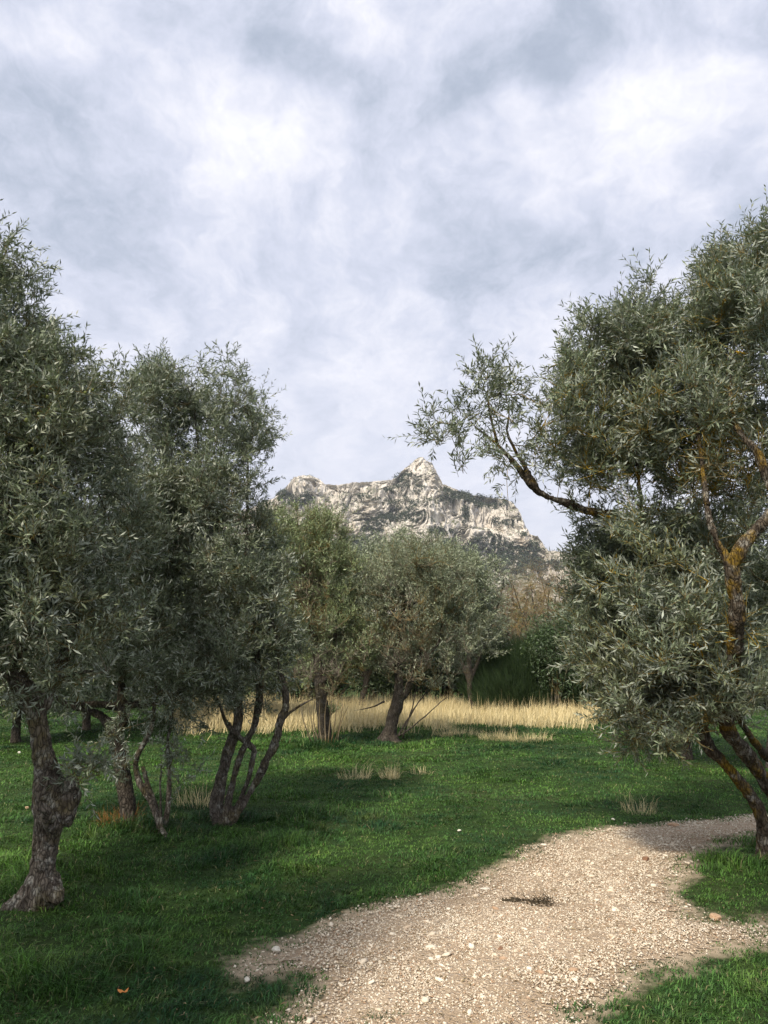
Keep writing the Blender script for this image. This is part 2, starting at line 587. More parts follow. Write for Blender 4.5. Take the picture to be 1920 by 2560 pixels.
def rock_mat():
    m, g = new_mat("limestone_cliff")
    pos = g.n('ShaderNodeTexCoord').outputs['Object']
    nor = g.n('ShaderNodeNewGeometry').outputs['Normal']
    nz = g.n('ShaderNodeSeparateXYZ', {0: nor}).outputs[2]
    mp = g.n('ShaderNodeMapping', {'Vector': pos, 'Scale': (1, 1, 0.14)}).outputs[0]
    st = g.noise(mp, 0.11, 8, 0.68, 0.4).outputs[0]
    st2 = g.noise(mp, 0.32, 7, 0.7).outputs[0]
    n = g.noise(pos, 0.06, 9, 0.65).outputs[0]
    n3 = g.noise(pos, 0.25, 8, 0.7).outputs[0]
    col = g.mix(g.ramp(st, [(0.38, 0.0), (0.62, 1.0)]), (0.50, 0.46, 0.40), (0.74, 0.69, 0.61))
    col = g.mix(g.math('MULTIPLY', g.ramp(st2, [(0.54, 0.0), (0.66, 1.0)]), 0.5), col, (0.27, 0.235, 0.19))
    och = g.math('MULTIPLY', g.ramp(g.noise(mp, 0.05, 5, 0.6).outputs[0], [(0.56, 0.0), (0.66, 1.0)]), 0.35)
    col = g.mix(och, col, (0.50, 0.38, 0.24))
    crk = g.ramp(n3, [(0.36, 1.0), (0.44, 0.0)])
    col = g.mix(g.math('MULTIPLY', crk, 0.35), col, (0.2, 0.18, 0.15))
    flat = g.math('ADD', nz, g.math('MULTIPLY', g.math('SUBTRACT', n, 0.5), 2.4))
    veg = g.ramp(flat, [(0.66, 0.0), (0.82, 1.0)])
    veg = g.math('MULTIPLY', veg, g.ramp(n3, [(0.40, 0.35), (0.52, 1.0)]))
    col = g.mix(veg, col, g.mix(n3, (0.05, 0.06, 0.030), (0.13, 0.135, 0.075)))
    h = g.math('ADD', g.math('MULTIPLY', st2, 1.2), g.math('ADD', st, n3))
    surf(g, col, 0.95, 0.1, h, 0.7, 0.9)
    return m


# ------------------------------------------------------------------ ground and path
def poly_uv(pts):
    return np.array([G(u, v)[:2] for u, v in pts])


path_poly = np.vstack([poly_uv([(1700, 1752), (1590, 1760), (1450, 1778), (1330, 1790), (1215, 1812), (1120, 1843), (1040, 1888),
                                (1000, 1918), (900, 1945), (800, 1975), (700, 2012), (590, 2050), (500, 2078), (510, 2122),
                                (600, 2108), (670, 2118), (655, 2150), (610, 2205)]),
                       [(-0.6, 3.2), (-0.5, 1.5), (-0.4, -3.0), (0.9, -3.0), (0.95, 1.5), (1.05, 3.1)],
                       poly_uv([(1235, 2212), (1330, 2152), (1400, 2118), (1480, 2090), (1570, 2062), (1700, 2030)]),
                       [(5.2, 5.3), (5.2, 5.9)],
                       poly_uv([(1700, 1985), (1600, 1990), (1500, 1985), (1462, 1950), (1456, 1920), (1478, 1882), (1530, 1845),
                                (1590, 1815), (1650, 1795), (1720, 1785)]),
                       [(11.0, 8.6), (11.0, 9.6)]])


def sdist(x, y, poly):
    """signed distance, positive inside"""
    n = len(poly)
    best = np.full(len(x), 1e9)
    ins = np.zeros(len(x), bool)
    for i in range(n):
        x0, y0 = poly[i]; x1, y1 = poly[(i + 1) % n]
        dx, dy = x1 - x0, y1 - y0
        t = np.clip(((x - x0) * dx + (y - y0) * dy) / (dx * dx + dy * dy + 1e-12), 0, 1)
        best = np.minimum(best, (x - x0 - t * dx) ** 2 + (y - y0 - t * dy) ** 2)
        cond = ((y0 > y) != (y1 > y)) & (x < (x1 - x0) * (y - y0) / (y1 - y0 + 1e-12) + x0)
        ins ^= cond
    d = np.sqrt(best)
    return np.where(ins, d, -d)


def path_s(x, y):
    return sdist(x, y, path_poly) + 0.10 * fbm2(x, y, 0.55, 3, 21) + 0.05 * fbm2(x, y, 0.12, 2, 22) - 0.08


def axis(segs):
    out = []
    for a, b, n in segs:
        out += list(np.linspace(a, b, n, endpoint=False))
    return np.array(out + [segs[-1][1]])


xs = axis([(-2500, -400, 8), (-400, -60, 12), (-60, -16, 22), (-16, 16, 320), (16, 60, 22), (60, 400, 12), (400, 2500, 8)])
ys = axis([(-400, -12, 8), (-12, 0, 12), (0, 26, 260), (26, 80, 30), (80, 500, 20), (500, 3500, 12)])
X, Y = np.meshgrid(xs, ys)
gv = np.stack([X.ravel(), Y.ravel(), gz(X.ravel(), Y.ravel())], 1)
nx, ny = len(xs), len(ys)
ii = (np.arange(ny - 1)[:, None] * nx + np.arange(nx - 1)[None, :]).ravel()
o = mesh_np("ground", gv, np.stack([ii, ii + 1, ii + nx + 1, ii + nx], 1), ground_mat(), smooth=True)
tag(o, kind="structure")
wear = o.data.attributes.new("wear", 'FLOAT', 'POINT')
wr = np.zeros(len(gv)); nb_ = (np.abs(gv[:, 0]) < 15) & (gv[:, 1] > -5) & (gv[:, 1] < 15)
wr[nb_] = np.clip((path_s(gv[nb_, 0], gv[nb_, 1]) + 0.32) / 0.32, 0, 1)
wear.data.foreach_set("value", wr.astype(np.float32))

st = 0.04
px_, py_ = np.arange(-2.6, 11.0, st), np.arange(-3.0, 10.6, st)
X, Y = np.meshgrid(px_, py_)
x, y = X.ravel(), Y.ravel()
s_all = path_s(x, y)
nx, ny = len(px_), len(py_)
ii = (np.arange(ny - 1)[:, None] * nx + np.arange(nx - 1)[None, :]).ravel()
q = np.stack([ii, ii + 1, ii + nx + 1, ii + nx], 1)
keep = (s_all[q] > -0.03).all(1)
q = q[keep]
zz = gz(x, y) + 0.004 + 0.008 * np.clip(s_all / 0.3, 0, 1) + 0.005 * (1 + fbm2(x, y, 0.10, 2, 31)) * np.clip(s_all / 0.3, 0, 1)
used, inv = np.unique(q, return_inverse=True)
o = mesh_np("path", np.stack([x, y, zz], 1)[used], inv.reshape(-1, 4), path_mat(), smooth=True)
tag(o, kind="structure")


# a rough stone of 14 or so facets
def rough_stones(pos, size, flat, rng, subdiv=0):
    t = (1 + 5 ** 0.5) / 2
    ico = nrm(np.array([(-1, t, 0), (1, t, 0), (-1, -t, 0), (1, -t, 0), (0, -1, t), (0, 1, t), (0, -1, -t), (0, 1, -t),
                        (t, 0, -1), (t, 0, 1), (-t, 0, -1), (-t, 0, 1)], float))
    fc = np.array([(0, 11, 5), (0, 5, 1), (0, 1, 7), (0, 7, 10), (0, 10, 11), (1, 5, 9), (5, 11, 4), (11, 10, 2), (10, 7, 6), (7, 1, 8),
                   (3, 9, 4), (3, 4, 2), (3, 2, 6), (3, 6, 8), (3, 8, 9), (4, 9, 5), (2, 4, 11), (6, 2, 10), (8, 6, 7), (9, 8, 1)])
    n = len(pos)
    a = rng.uniform(0, 2 * math.pi, n)
    sc = np.stack([rng.uniform(0.7, 1.3, n), rng.uniform(0.45, 0.9, n), flat * rng.uniform(0.6, 1.2, n)], 1) * size[:, None]
    V = ico[None] * rng.uniform(0.72, 1.22, (n, 12, 1))
    V = V * sc[:, None, :]
    ca, sa = np.cos(a)[:, None], np.sin(a)[:, None]
    V = np.stack([V[..., 0] * ca - V[..., 1] * sa, V[..., 0] * sa + V[..., 1] * ca, V[..., 2]], 2)
    tx = rng.normal(0, 0.2, (n, 1))
    V[..., 2] += V[..., 0] * tx
    V += pos[:, None, :]
    F = (np.arange(n) * 12)[:, None, None] + fc[None]
    return V.reshape(-1, 3), F.reshape(-1, 3)


def chips(pos, size, flat, rng):
    """many small six-cornered chips of stone"""
    n = len(pos)
    oc = np.array([(1, 0, 0), (0, 1, 0), (-1, 0, 0), (0, -1, 0), (0, 0, 1), (0, 0, -1)], float)
    fc = np.array([(0, 1, 4), (1, 2, 4), (2, 3, 4), (3, 0, 4), (1, 0, 5), (2, 1, 5), (3, 2, 5), (0, 3, 5)])
    V = oc[None] * rng.uniform(0.6, 1.3, (n, 6, 1)) + rng.normal(0, .18, (n, 6, 3))
    V = V * np.stack([np.ones(n), rng.uniform(.5, .95, n), flat * rng.uniform(.6, 1.3, n)], 1)[:, None, :] * size[:, None, None]
    a = rng.uniform(0, 2 * math.pi, n); ca, sa = np.cos(a)[:, None], np.sin(a)[:, None]
    V = np.stack([V[..., 0] * ca - V[..., 1] * sa, V[..., 0] * sa + V[..., 1] * ca, V[..., 2]], 2)
    V[..., 2] += V[..., 0] * rng.normal(0, .3, (n, 1)) + V[..., 1] * rng.normal(0, .3, (n, 1))
    V += pos[:, None, :]
    return V.reshape(-1, 3), ((np.arange(n) * 6)[:, None, None] + fc[None]).reshape(-1, 3)


rng = np.random.default_rng(11)
n = 620000
y = 2.3 + 8.1 * rng.random(n) ** 1.15; x = (rng.random(n) * 2 - 1) * (.60 * y + .9)
s = path_s(x, y)
worn = fbm2(x, y, 0.55, 3, 77)
dens = np.clip(0.75 + 0.7 * worn, 0.10, 1.0) * np.clip((s + 0.18) / 0.36, 0.0, 1) ** 1.6
keep = (rng.random(n) < dens) & (s > -0.18)
x, y, worn = x[keep], y[keep], worn[keep]
size = (0.0042 + 0.0075 * rng.random(len(x)) ** 2.5) * (1 + np.maximum(y - 5, 0) * .07)
V, F = chips(np.stack([x, y, gz(x, y) + 0.015 + .004 * rng.random(len(x))], 1), size, 0.5, rng)
m = rng.random(len(x)) < .007
V2, F2 = rough_stones(np.stack([x, y, gz(x, y) + 0.018], 1)[m], .009 + .024 * rng.random(m.sum()) ** 2.5, .45, rng)
o = mesh_np("gravel", np.concatenate([V, V2]), np.concatenate([F, F2 + len(V)]), M_gravel)
tag(o, "loose pale limestone gravel strewn over the path", "gravel", kind="stuff")
print("gravel", len(x))

# ------------------------------------------------------------------ grass
trunk_spots = [(80, 1950, 0.9), (280, 1790, 1.2), (350, 1800, 1.0), (480, 1780, 1.2), (700, 1605, 1.6), (840, 1600, 1.6), (1650, 1860, 0.7)]
tall_c = [(G(u, v)[:2], r) for u, v, r in trunk_spots]


def tallness(x, y):
    t = np.zeros(len(x))
    for c, r in tall_c:
        t = np.maximum(t, np.exp(-((x - c[0]) ** 2 + (y - c[1]) ** 2) / (r * r)))
    return t


def blades(pos, h, w, lean, az, rng):
    """a blade: two quads narrowing to a tip, bent over"""
    n = len(pos)
    d = np.stack([np.cos(az), np.sin(az), np.zeros(n)], 1)
    fa = az + math.pi / 2 + rng.normal(0, 0.7, n)
    s = np.stack([np.cos(fa), np.sin(fa), np.zeros(n)], 1) * (w / 2)[:, None]
    up = np.array([0, 0, 1.0])
    m = pos + up * (h * 0.55 * (1 - 0.25 * lean))[:, None] + d * (h * lean * 0.25)[:, None]
    tp = pos + up * (h * (1 - 0.55 * lean))[:, None] + d * (h * lean * 0.85)[:, None]
    V = np.stack([pos - s, pos + s, m + s * 0.75, m - s * 0.75, tp], 1).reshape(-1, 3)
    b = (np.arange(n) * 5)[:, None]
    return V, b + np.array([[0, 1, 2, 3]]), b + np.array([[3, 2, 4]])


def make_grass():
    rng = np.random.default_rng(3)
    nt = 90000
    yy = 2.4 + 24 * rng.random(nt) ** 1.75
    xx = (rng.random(nt) * 2 - 1) * (0.60 * yy + 1.0)
    s = path_s(xx, yy)
    bald = fbm2(xx, yy, 0.35, 3, 55)
    patchy = np.clip((-s + 0.06) / 0.40, 0, 1)
    keep = (s < 0.06) & (rng.random(nt) < 0.22 + 0.78 * patchy) & ((bald > -0.75) | (patchy > 0.9))
    # small clumps straying onto the path
    stray = (s >= 0) & (s < 0.5) & (fbm2(xx, yy, 0.22, 2, 66) > 0.62) & (rng.random(nt) < 0.8)
    keep |= stray
    xx, yy, s, patchy = xx[keep], yy[keep], s[keep], patchy[keep]
    tall = tallness(xx, yy)
    clump = np.clip(0.5 + 0.75 * fbm2(xx, yy, 0.42, 3, 44), 0, 1.5)
    shade = np.clip((6.9 - yy) / 2.5, 0, 1) * (xx < 0.2)
    H = 0.024 + 0.042 * clump ** 2 + (0.10 * tall + 0.035 * shade) * clump ** 1.5
    H *= 0.45 + 0.55 * patchy
    nb = 9
    P0 = np.repeat(np.stack([xx, yy], 1), nb, 0)
    H = np.repeat(H, nb) * rng.uniform(0.45, 1.45, len(P0))
    yb = P0[:, 1]
    spread = 0.035 * (yb / 5) ** 0.75
    a = rng.uniform(0, 2 * math.pi, len(P0))
    r = spread * np.sqrt(rng.random(len(P0)))
    P0 = P0 + np.stack([np.cos(a) * r, np.sin(a) * r], 1)
    wind = fbm2(P0[:, 0], P0[:, 1], 0.8, 2, 12) * 3
    az = np.where(rng.random(len(a)) < 0.6, a, wind) + rng.normal(0, 0.5, len(a))
    lean = np.clip(rng.normal(0.95, 0.3, len(a)), 0.1, 1.5)
    W = (0.0040 + 0.0024 * rng.random(len(a))) * (1 + np.maximum(yb - 5, 0) * 0.13)
    pos = np.column_stack([P0, gz(P0[:, 0], P0[:, 1]) - 0.003])
    V, F4, F3 = blades(pos, H, W, lean, az, rng)
    o = mesh_np("grass", V, [F4, F3], M_grass)
    tag(o, "short green grass covering the clearing beneath the olive trees", "grass", kind="stuff")


make_grass()


def golden():
    rng = np.random.default_rng(8)
    n = 80000
    x = rng.uniform(-9.5, 9.5, n); y = rng.uniform(14.8, 25.5, n)
    front = 17.6 - 1.6 * np.clip(-(x + 0.5) / 2.5, 0, 1) + 1.3 * fbm2(x, y * 0 + 3.0, 1.4, 3, 4) + 1.1 * fbm2(x, y, 0.5, 2, 14)
    front = np.where(x > 1.5, front + 0.7, front)
    front = np.where(x < -3.9, front + (-3.9 - x) * 3.0, front)
    soft = np.clip((y - front + 0.6) / 1.3, 0, 1) ** 1.5
    keep = (rng.random(n) < soft) & (x < 6.3 + .4 * fbm2(y, x * 0, .8, 2, 3))
    x, y = x[keep], y[keep]
    n = len(x)
    h = (0.24 + 0.42 * rng.random(n) + .25 * rng.random(n) ** 6) * (0.85 + 0.3 * fbm2(x, y, 0.9, 3, 41))
    lean = np.clip(rng.normal(0.75, 0.45, n), 0, 1.5)
    az = rng.normal(0.3, 1.5, n)
    V, F4, F3 = blades(np.column_stack([x, y, gz(x, y)]), h, rng.uniform(0.006, 0.013, n), lean, az, rng)
    o = mesh_np("dry_grass", V, [F4, F3], M_straw)
    tag(o, "band of tall golden dry grass beyond the green lawn", "dry grass", kind="stuff")


golden()


# ------------------------------------------------------------------ trees
def limb_pts(spec, step=0.07):
    """spec: list of (u, v, Y, r in metres)"""
    pts = np.array([list(q[:4]) if len(q) == 5 else list(P(*q[:3])) + [q[3]] for q in spec], float)
    c = catmull(pts, step)
    c[:, 3] = np.maximum(c[:, 3], 0.004)
    return c


def grow(rng, limb_list, targets, step=0.11, wig=0.03, sag=0.0, tmin=.0022):
    """join every target to the nearest wood already grown"""
    pos = []; par = []; fixed = []
    for L in limb_list:
        for i in range(len(L)):
            pos.append(L[i, :3]); par.append(-1); fixed.append(L[i, 3])
    n0 = len(pos)
    cap = n0 + len(targets) * 14
    A = np.zeros((cap, 3)); A[:n0] = pos
    PAR = np.full(cap, -1); cnt = n0
    fx = np.zeros(cap); fx[:n0] = fixed
    d0 = np.array([np.min(np.sum((A[:n0] - t) ** 2, 1)) for t in targets])
    order = np.argsort(d0)
    tips = []
    thin = np.zeros(cap)
    thin[:n0] = np.where(fx[:n0] > 0.05, 0.04, 0)
    for ti in order:
        t = targets[ti]
        D = np.sum((A[:cnt] - t) ** 2, 1) + thin[:cnt]
        j = int(np.argmin(D))
        a = A[j]
        dist = math.sqrt(np.sum((t - a) ** 2))
        k = max(1, min(12, int(dist / step)))
        prev = j
        mid = rng.normal(0, wig, 3) * dist * 3
        idx = []
        for q in range(1, k + 1):
            f = q / k
            p = a + (t - a) * f + mid * (4 * f * (1 - f)) + (rng.normal(0, wig * 0.35, 3) if q < k else 0)
            p[2] += sag * dist * 4 * f * (1 - f)
            A[cnt] = p; PAR[cnt] = prev; prev = cnt; idx.append(cnt); cnt += 1
        tips.append((idx, t))
    rad = np.zeros(cnt)
    acc = np.zeros(cnt)
    for i in range(cnt - 1, n0 - 1, -1):
        r = max(tmin, acc[i] ** (1 / 2.4))
        rad[i] = r
        if PAR[i] >= 0:
            acc[PAR[i]] += r ** 2.4
    ids = np.arange(n0, cnt)
    pr = PAR[ids]
    r0 = np.where(pr >= n0, rad[pr], np.minimum(rad[ids] * 1.15, np.maximum(fx[pr], 0.003)))
    rad = np.minimum(rad, 0.045)
    return A[:cnt], ids, pr, np.minimum(r0, 0.045), rad[ids], tips


def crown_targets(rng, blobs, dens, gap=0.25, seed=0):
    out = []
    for bb in blobs:
        if bb[-1] == 'w':
            c = np.array(bb[:3]); R = np.full(3, bb[3]); w = 1
        else:
            (u, v, ru, rv, Y, rd, w) = bb
            c = P(u, v, Y); s = mpp(Y)
            R = np.array([ru * s, rd, rv * s])
        n = max(6, int(dens * w * R[0] * R[1] * R[2] * 4.19))
        q = nrm(rng.normal(size=(n * 2, 3))) * (rng.random((n * 2, 1)) ** 0.40)
        p = c + q * R
        m = fbm(p / 0.32, 2, seed + 3) > -0.55 + gap
        out.append(p[m][:n])
    return np.concatenate(out)


def foliage(rng, A, tips, shoots, nleaf, Lsh, leaf_len, leaf_w, upb, jit=0.85, sparse=None):
    O, D, UPB = [], [], []
    for idx, t in tips:
        i1 = idx[-1]
        i0 = idx[max(0, len(idx) - 3)]
        b = A[i1] - A[i0] if i1 != i0 else rng.normal(size=3)
        ks = shoots if sparse is None else max(1, int(shoots * sparse(t)))
        f = rng.random(ks)
        O.append(A[i0] + (A[i1] - A[i0]) * f[:, None]); D.append(np.tile(b, (ks, 1)))
    O = np.concatenate(O); D = nrm(np.concatenate(D))
    n = len(O)
    O = O + rng.normal(0, 0.02, (n, 3))
    d = nrm(D * 0.55 + nrm(rng.normal(size=(n, 3))) * jit + np.array([0, 0, 1.0]) * upb)
    L = Lsh * rng.uniform(0.5, 1.35, n)
    bend = nrm(rng.normal(size=(n, 3)) + np.array([0, 0, 0.4])) * 0.25
    # two segments for each shoot
    m = O + d * (L * 0.5)[:, None] + bend * (L * 0.25)[:, None]
    e = O + d * L[:, None] + bend * L[:, None]
    tw0 = np.concatenate([O, m]); tw1 = np.concatenate([m, e])
    # leaves in pairs
    t = np.tile(np.linspace(0.12, 1.0, nleaf), (n, 1)) + rng.normal(0, 0.03, (n, nleaf))
    pos = O[:, None] + d[:, None] * (L[:, None] * t)[..., None] + bend[:, None] * (L[:, None] * t * t)[..., None]
    a, b = frames(d)
    th = rng.uniform(0, 2 * math.pi, n)[:, None] + np.arange(nleaf)[None] * math.pi + (np.arange(nleaf)[None] // 2) * math.pi / 2 + rng.normal(0, 0.35, (n, nleaf))
    side = a[:, None] * np.cos(th)[..., None] + b[:, None] * np.sin(th)[..., None]
    ld = nrm(side * rng.uniform(0.5, 1.0, (n, nleaf, 1)) + d[:, None] * rng.uniform(0.5, 1.1, (n, nleaf, 1)) + rng.normal(0, 0.12, (n, nleaf, 3)))
    pos = pos.reshape(-1, 3); ld = ld.reshape(-1, 3)
    nn = nrm(d.repeat(nleaf, 0) * 1.0 + rng.normal(0, 0.45, (len(pos), 3)) + np.array([0, 0, 0.35]))
    ln = leaf_len * rng.uniform(0.65, 1.2, len(pos))
    wd = leaf_w * rng.uniform(0.7, 1.15, len(pos))
    V, F = leaves(pos, ld, nn, ln, wd, 0.07)
    return V, F, tw0, tw1


def make_trunk(root, base, limbs, mat, voxel, rough=0.012, seed=0, rthr=0.018, knots=()):
    acc = Acc()
    for L in limbs:
        k = L[:, 3] >= rthr
        M_ = L[k] if k.sum() > 2 else L[:3]
        V, F4, F3 = tube(M_[:, :3], M_[:, 3], 12)
        acc.add(V, F4, F3)
    for (c, r) in knots:
        c = np.asarray(c)
        V, F4, F3 = tube(np.array([c - (0, 0, r * .8), c - (0, 0, r * .4), c, c + (0, 0, r * .4), c + (0, 0, r * .8)]),
                         np.array([.35, .85, 1, .85, .35]) * r, 10)
        acc.add(V, F4, F3)
    o = acc.build("trunk", mat)
    me = remeshed(o, voxel)
    n = len(me.vertices)
    co = np.empty(n * 3, np.float32); me.vertices.foreach_get("co", co); co = co.reshape(-1, 3).astype(float)
    no = np.empty(n * 3, np.float32); me.vertices.foreach_get("normal", no); no = no.reshape(-1, 3)
    q = co * np.array([1, 1, 0.3])
    f = 1 - np.abs(fbm(q * 26, 3, seed)) * 1.4
    g_ = fbm(co * 7, 3, seed + 9)
    co = co + no * (rough * (0.9 * f - 0.5) + rough * 1.1 * g_)[:, None]
    co -= base
    me.vertices.foreach_set("co", co.astype(np.float32).ravel())
    me.polygons.foreach_set("use_smooth", np.ones(len(me.polygons), bool))
    me.update()
    o.parent = root
    return o


def olive(label, base_uv, limbs, blobs, mat_leaf=None, mat_bark=None, mat_twig=None, seed=1, dens=110, shoots=6, nleaf=14,
          lsh=0.20, leaf=(0.052, 0.0115), voxel=0.014, upb=0.35, rough=0.012, knots=(), roots=True, gap=0.25, group=None,
          name="olive_tree", cat="olive tree", wig=0.05, sparse=None, baseY=None, extra=None, base=None, jit=0.85, tmin=.0022, bare=(), suckers=()):
    rng = np.random.default_rng(seed)
    mat_leaf = mat_leaf or M_olive; mat_bark = mat_bark or M_bark; mat_twig = mat_twig or M_twig
    if base is None:
        base = G(*base_uv)
    base = np.array([base[0], base[1], gz(base[0], base[1])[0] - 0.02])
    root = empty(name, tuple(base))
    tag(root, label, cat, group)
    LS = [limb_pts(L) for L in limbs]
    RT = []
    if roots:
        L0 = LS[0]; r0 = L0[0, 3]
        for k in range(6):
            a = k * 1.05 + rng.uniform(-.3, .3)
            d = np.array([math.cos(a), math.sin(a), 0])
            pts = np.array([np.r_[L0[0, :3] + (0, 0, r0 * 1.6), r0 * 0.45],
                            np.r_[L0[0, :3] + d * r0 * 0.75 + (0, 0, r0 * 0.5), r0 * 0.42],
                            np.r_[L0[0, :3] + d * r0 * 1.5 + (0, 0, -r0 * 0.05), r0 * 0.30],
                            np.r_[L0[0, :3] + d * r0 * 2.2 + (0, 0, -r0 * 0.5), r0 * 0.2]])
            RT.append(catmull(pts, 0.04))
    make_trunk(root, base, LS + RT + (extra or []), mat_bark, voxel, rough, seed, knots=knots)
    T = crown_targets(rng, blobs, dens, gap, seed)
    T = T[T[:, 2] > 0.25]
    A, ids, pr, r0, r1, tips = grow(rng, LS, T, wig=wig, tmin=tmin)
    V, F = frusta(A[pr], A[ids], r0, r1, 5)
    acc = Acc(); acc.add(V - base, F)
    for L in LS:                                   # thin ends of the limbs
        k = np.where(L[:, 3] < 0.024)[0]
        if len(k) > 2:
            pp = L[k, :3] + np.cumsum(rng.normal(0, .006, (len(k), 3)), 0) * np.minimum(1, np.arange(len(k)) / 4)[:, None]
            V, F4, F3 = tube(pp, L[k, 3] * rng.uniform(.85, 1.15, len(k)) * np.r_[np.ones(len(k) - 2), .6, .25], 7)
            lim = Acc(); lim.add(V - base, F4, F3)
            lim.build("limb", mat_bark, root, True)
    if nleaf:
        V, F, t0, t1 = foliage(rng, A, tips, shoots, nleaf, lsh, leaf[0], leaf[1], upb, sparse=sparse, jit=jit)
        n = len(t0) // 2
        if bare:
            uvl = to_uv(V[::4]); drop = np.zeros(len(uvl))
            for (u_, v_, ru_, rv_, pr_) in bare:
                e2 = ((uvl[:, 0] - u_) / ru_) ** 2 + ((uvl[:, 1] - v_) / rv_) ** 2
                drop = np.maximum(drop, pr_ * np.clip((1.25 - e2) / .7, 0, 1))
            kp = rng.random(len(uvl)) >= drop
            V = V.reshape(-1, 4, 3)[kp].reshape(-1, 3); F = np.arange(len(V)).reshape(-1, 4)
        k_ = tmin / .0022 * np.ones(2 * n)
        if bare:
            uvs = to_uv(t0)
            for (u_, v_, ru_, rv_, pr_) in bare:
                if pr_ >= .6:
                    k_[((uvs[:, 0] - u_) / ru_) ** 2 + ((uvs[:, 1] - v_) / rv_) ** 2 < 1] *= (1.9 if tmin < .003 else 1.3)
        r = np.r_[np.full(n, 0.0018), np.full(n, 0.0014)] * k_
        V2, F2 = frusta(t0, t1, r, np.r_[np.full(n, 0.0014), np.full(n, 0.0007)] * k_, 3)
        acc.add(V2 - base, F2)
    for (ua, va, ub_, vb) in suckers:
        pa, pb = P(ua, va, base[1] - .1), P(ub_, vb, base[1] - .1 + rng.uniform(-.3, .3))
        L = catmull(np.array([pa, pa * .5 + pb * .5 + rng.normal(0, .04, 3), pb]), .12)
        V2, F4, F3 = tube(L, np.linspace(.014, .006, len(L)), 5)
        acc.add(V2 - base, F4, F3)
    acc.build("branches", mat_twig, root)
    if nleaf:
        mesh_np("crown", V - base, F, mat_leaf, root)
    print(label[:30], "targets", len(T), "leaves", len(F) if nleaf else 0)
    root["_a"] = 0
    del root["_a"]
    return root, tips, A


# --- the big olive at the left edge
y1 = 5.37
knot1 = [(P(148, 1697, y1 - 0.04), 0.075), (P(122, 1722, y1), 0.10), (P(150, 1690, y1 - 0.06), 0.06)]
stub = catmull(np.array([np.r_[P(118, 1800, y1 - 0.10), 0.045], np.r_[P(106, 1768, y1 - 0.20), 0.036], np.r_[P(93, 1742, y1 - 0.27), 0.032],
                         np.r_[P(78, 1732, y1 - 0.29), 0.016]]), 0.02)
arm = catmull(np.array([np.r_[P(125, 1775, y1 - 0.03), 0.09], np.r_[P(138, 1745, y1 - 0.03), 0.085], np.r_[P(150, 1715, y1 - 0.02), 0.075],
                        np.r_[P(153, 1692, y1 - 0.02), 0.055]]), 0.03)
root_l = catmull(np.array([np.r_[P(86, 1905, y1), 0.09], np.r_[P(55, 1945, y1 - .03), 0.075], np.r_[P(25, 1968, y1 - .05), 0.065],
                           np.r_[P(-10, 1990, y1 - .06), 0.04]]), 0.03)
root_r = catmull(np.array([np.r_[P(95, 1905, y1), 0.10], np.r_[P(118, 1935, y1 - .08), 0.06], np.r_[P(130, 1952, y1 - .1), 0.035]]), 0.03)
t1, tips1, A1 = olive("gnarled olive at the left edge with a swollen knot and hooked stub on its trunk", (88, 1955),
      [[(84, 1968, y1, .135), (88, 1932, y1, .105), (93, 1890, y1, .086), (96, 1850, y1, .085), (104, 1800, y1, .09), (110, 1750, y1, .108), (110, 1700, y1, .105),
        (99, 1652, y1, .07), (88, 1600, y1, .07), (77, 1550, y1, .068), (72, 1525, y1, .068)],
       [(74, 1540, y1, .066), (52, 1490, y1, .06), (28, 1455, y1 - .05, .06), (5, 1410, y1 - .1, .055), (-25, 1340, y1 - .1, .045), (-50, 1220, y1, .03), (-70, 1050, y1, .018), (-60, 850, y1, .01)],
       [(76, 1545, y1, .055), (100, 1500, y1 + .1, .045), (118, 1455, y1 + .15, .04), (150, 1390, y1 + .2, .032), (170, 1280, y1 + .2, .026), (160, 1120, y1 + .1, .018), (150, 950, y1, .01)],
       [(20, 1440, y1 - .1, .03), (60, 1380, y1 - .3, .025), (90, 1250, y1 - .5, .018), (60, 1080, y1 - .4, .012), (40, 880, y1 - .2, .008)],
       [(112, 1470, y1 + .1, .02), (170, 1452, y1 - .1, .016), (230, 1440, y1 - .2, .01)]],
      [(-70, 760, 110, 240, 5.2, 1.0, 1), (20, 690, 60, 110, 5.2, .6, 1), (55, 830, 105, 160, 5.2, .9, 1), (135, 830, 60, 120, 5.3, .7, 1),
       (160, 950, 95, 170, 5.4, .9, 1), (225, 820, 22, 70, 5.4, .4, .8), (250, 900, 30, 90, 5.4, .5, .8), (-40, 1100, 170, 230, 5.1, 1.0, 1), (120, 1130, 170, 200, 5.3, 1.0, 1),
       (40, 1330, 190, 120, 5.1, .9, 1), (190, 1350, 110, 130, 5.3, .8, .8), (-120, 1350, 120, 150, 5.2, .9, .7), (10, 565, 26, 60, 5.2, .35, .9), (-40, 560, 70, 90, 5.3, .5, .9),
       (190, 1660, 45, 30, 5.3, .15, .5), (40, 1480, 80, 40, 5.0, .4, .7)],
      seed=4, dens=125, knots=knot1, extra=[stub, arm, root_l, root_r], voxel=0.011, roots=False, rough=0.016, shoots=9, leaf=(.056, .0132), gap=.45,
      bare=[(210, 1340, 70, 70, .5), (100, 1440, 90, 50, .5), (60, 870, 60, 60, .2)],
      sparse=lambda t: 1.0)

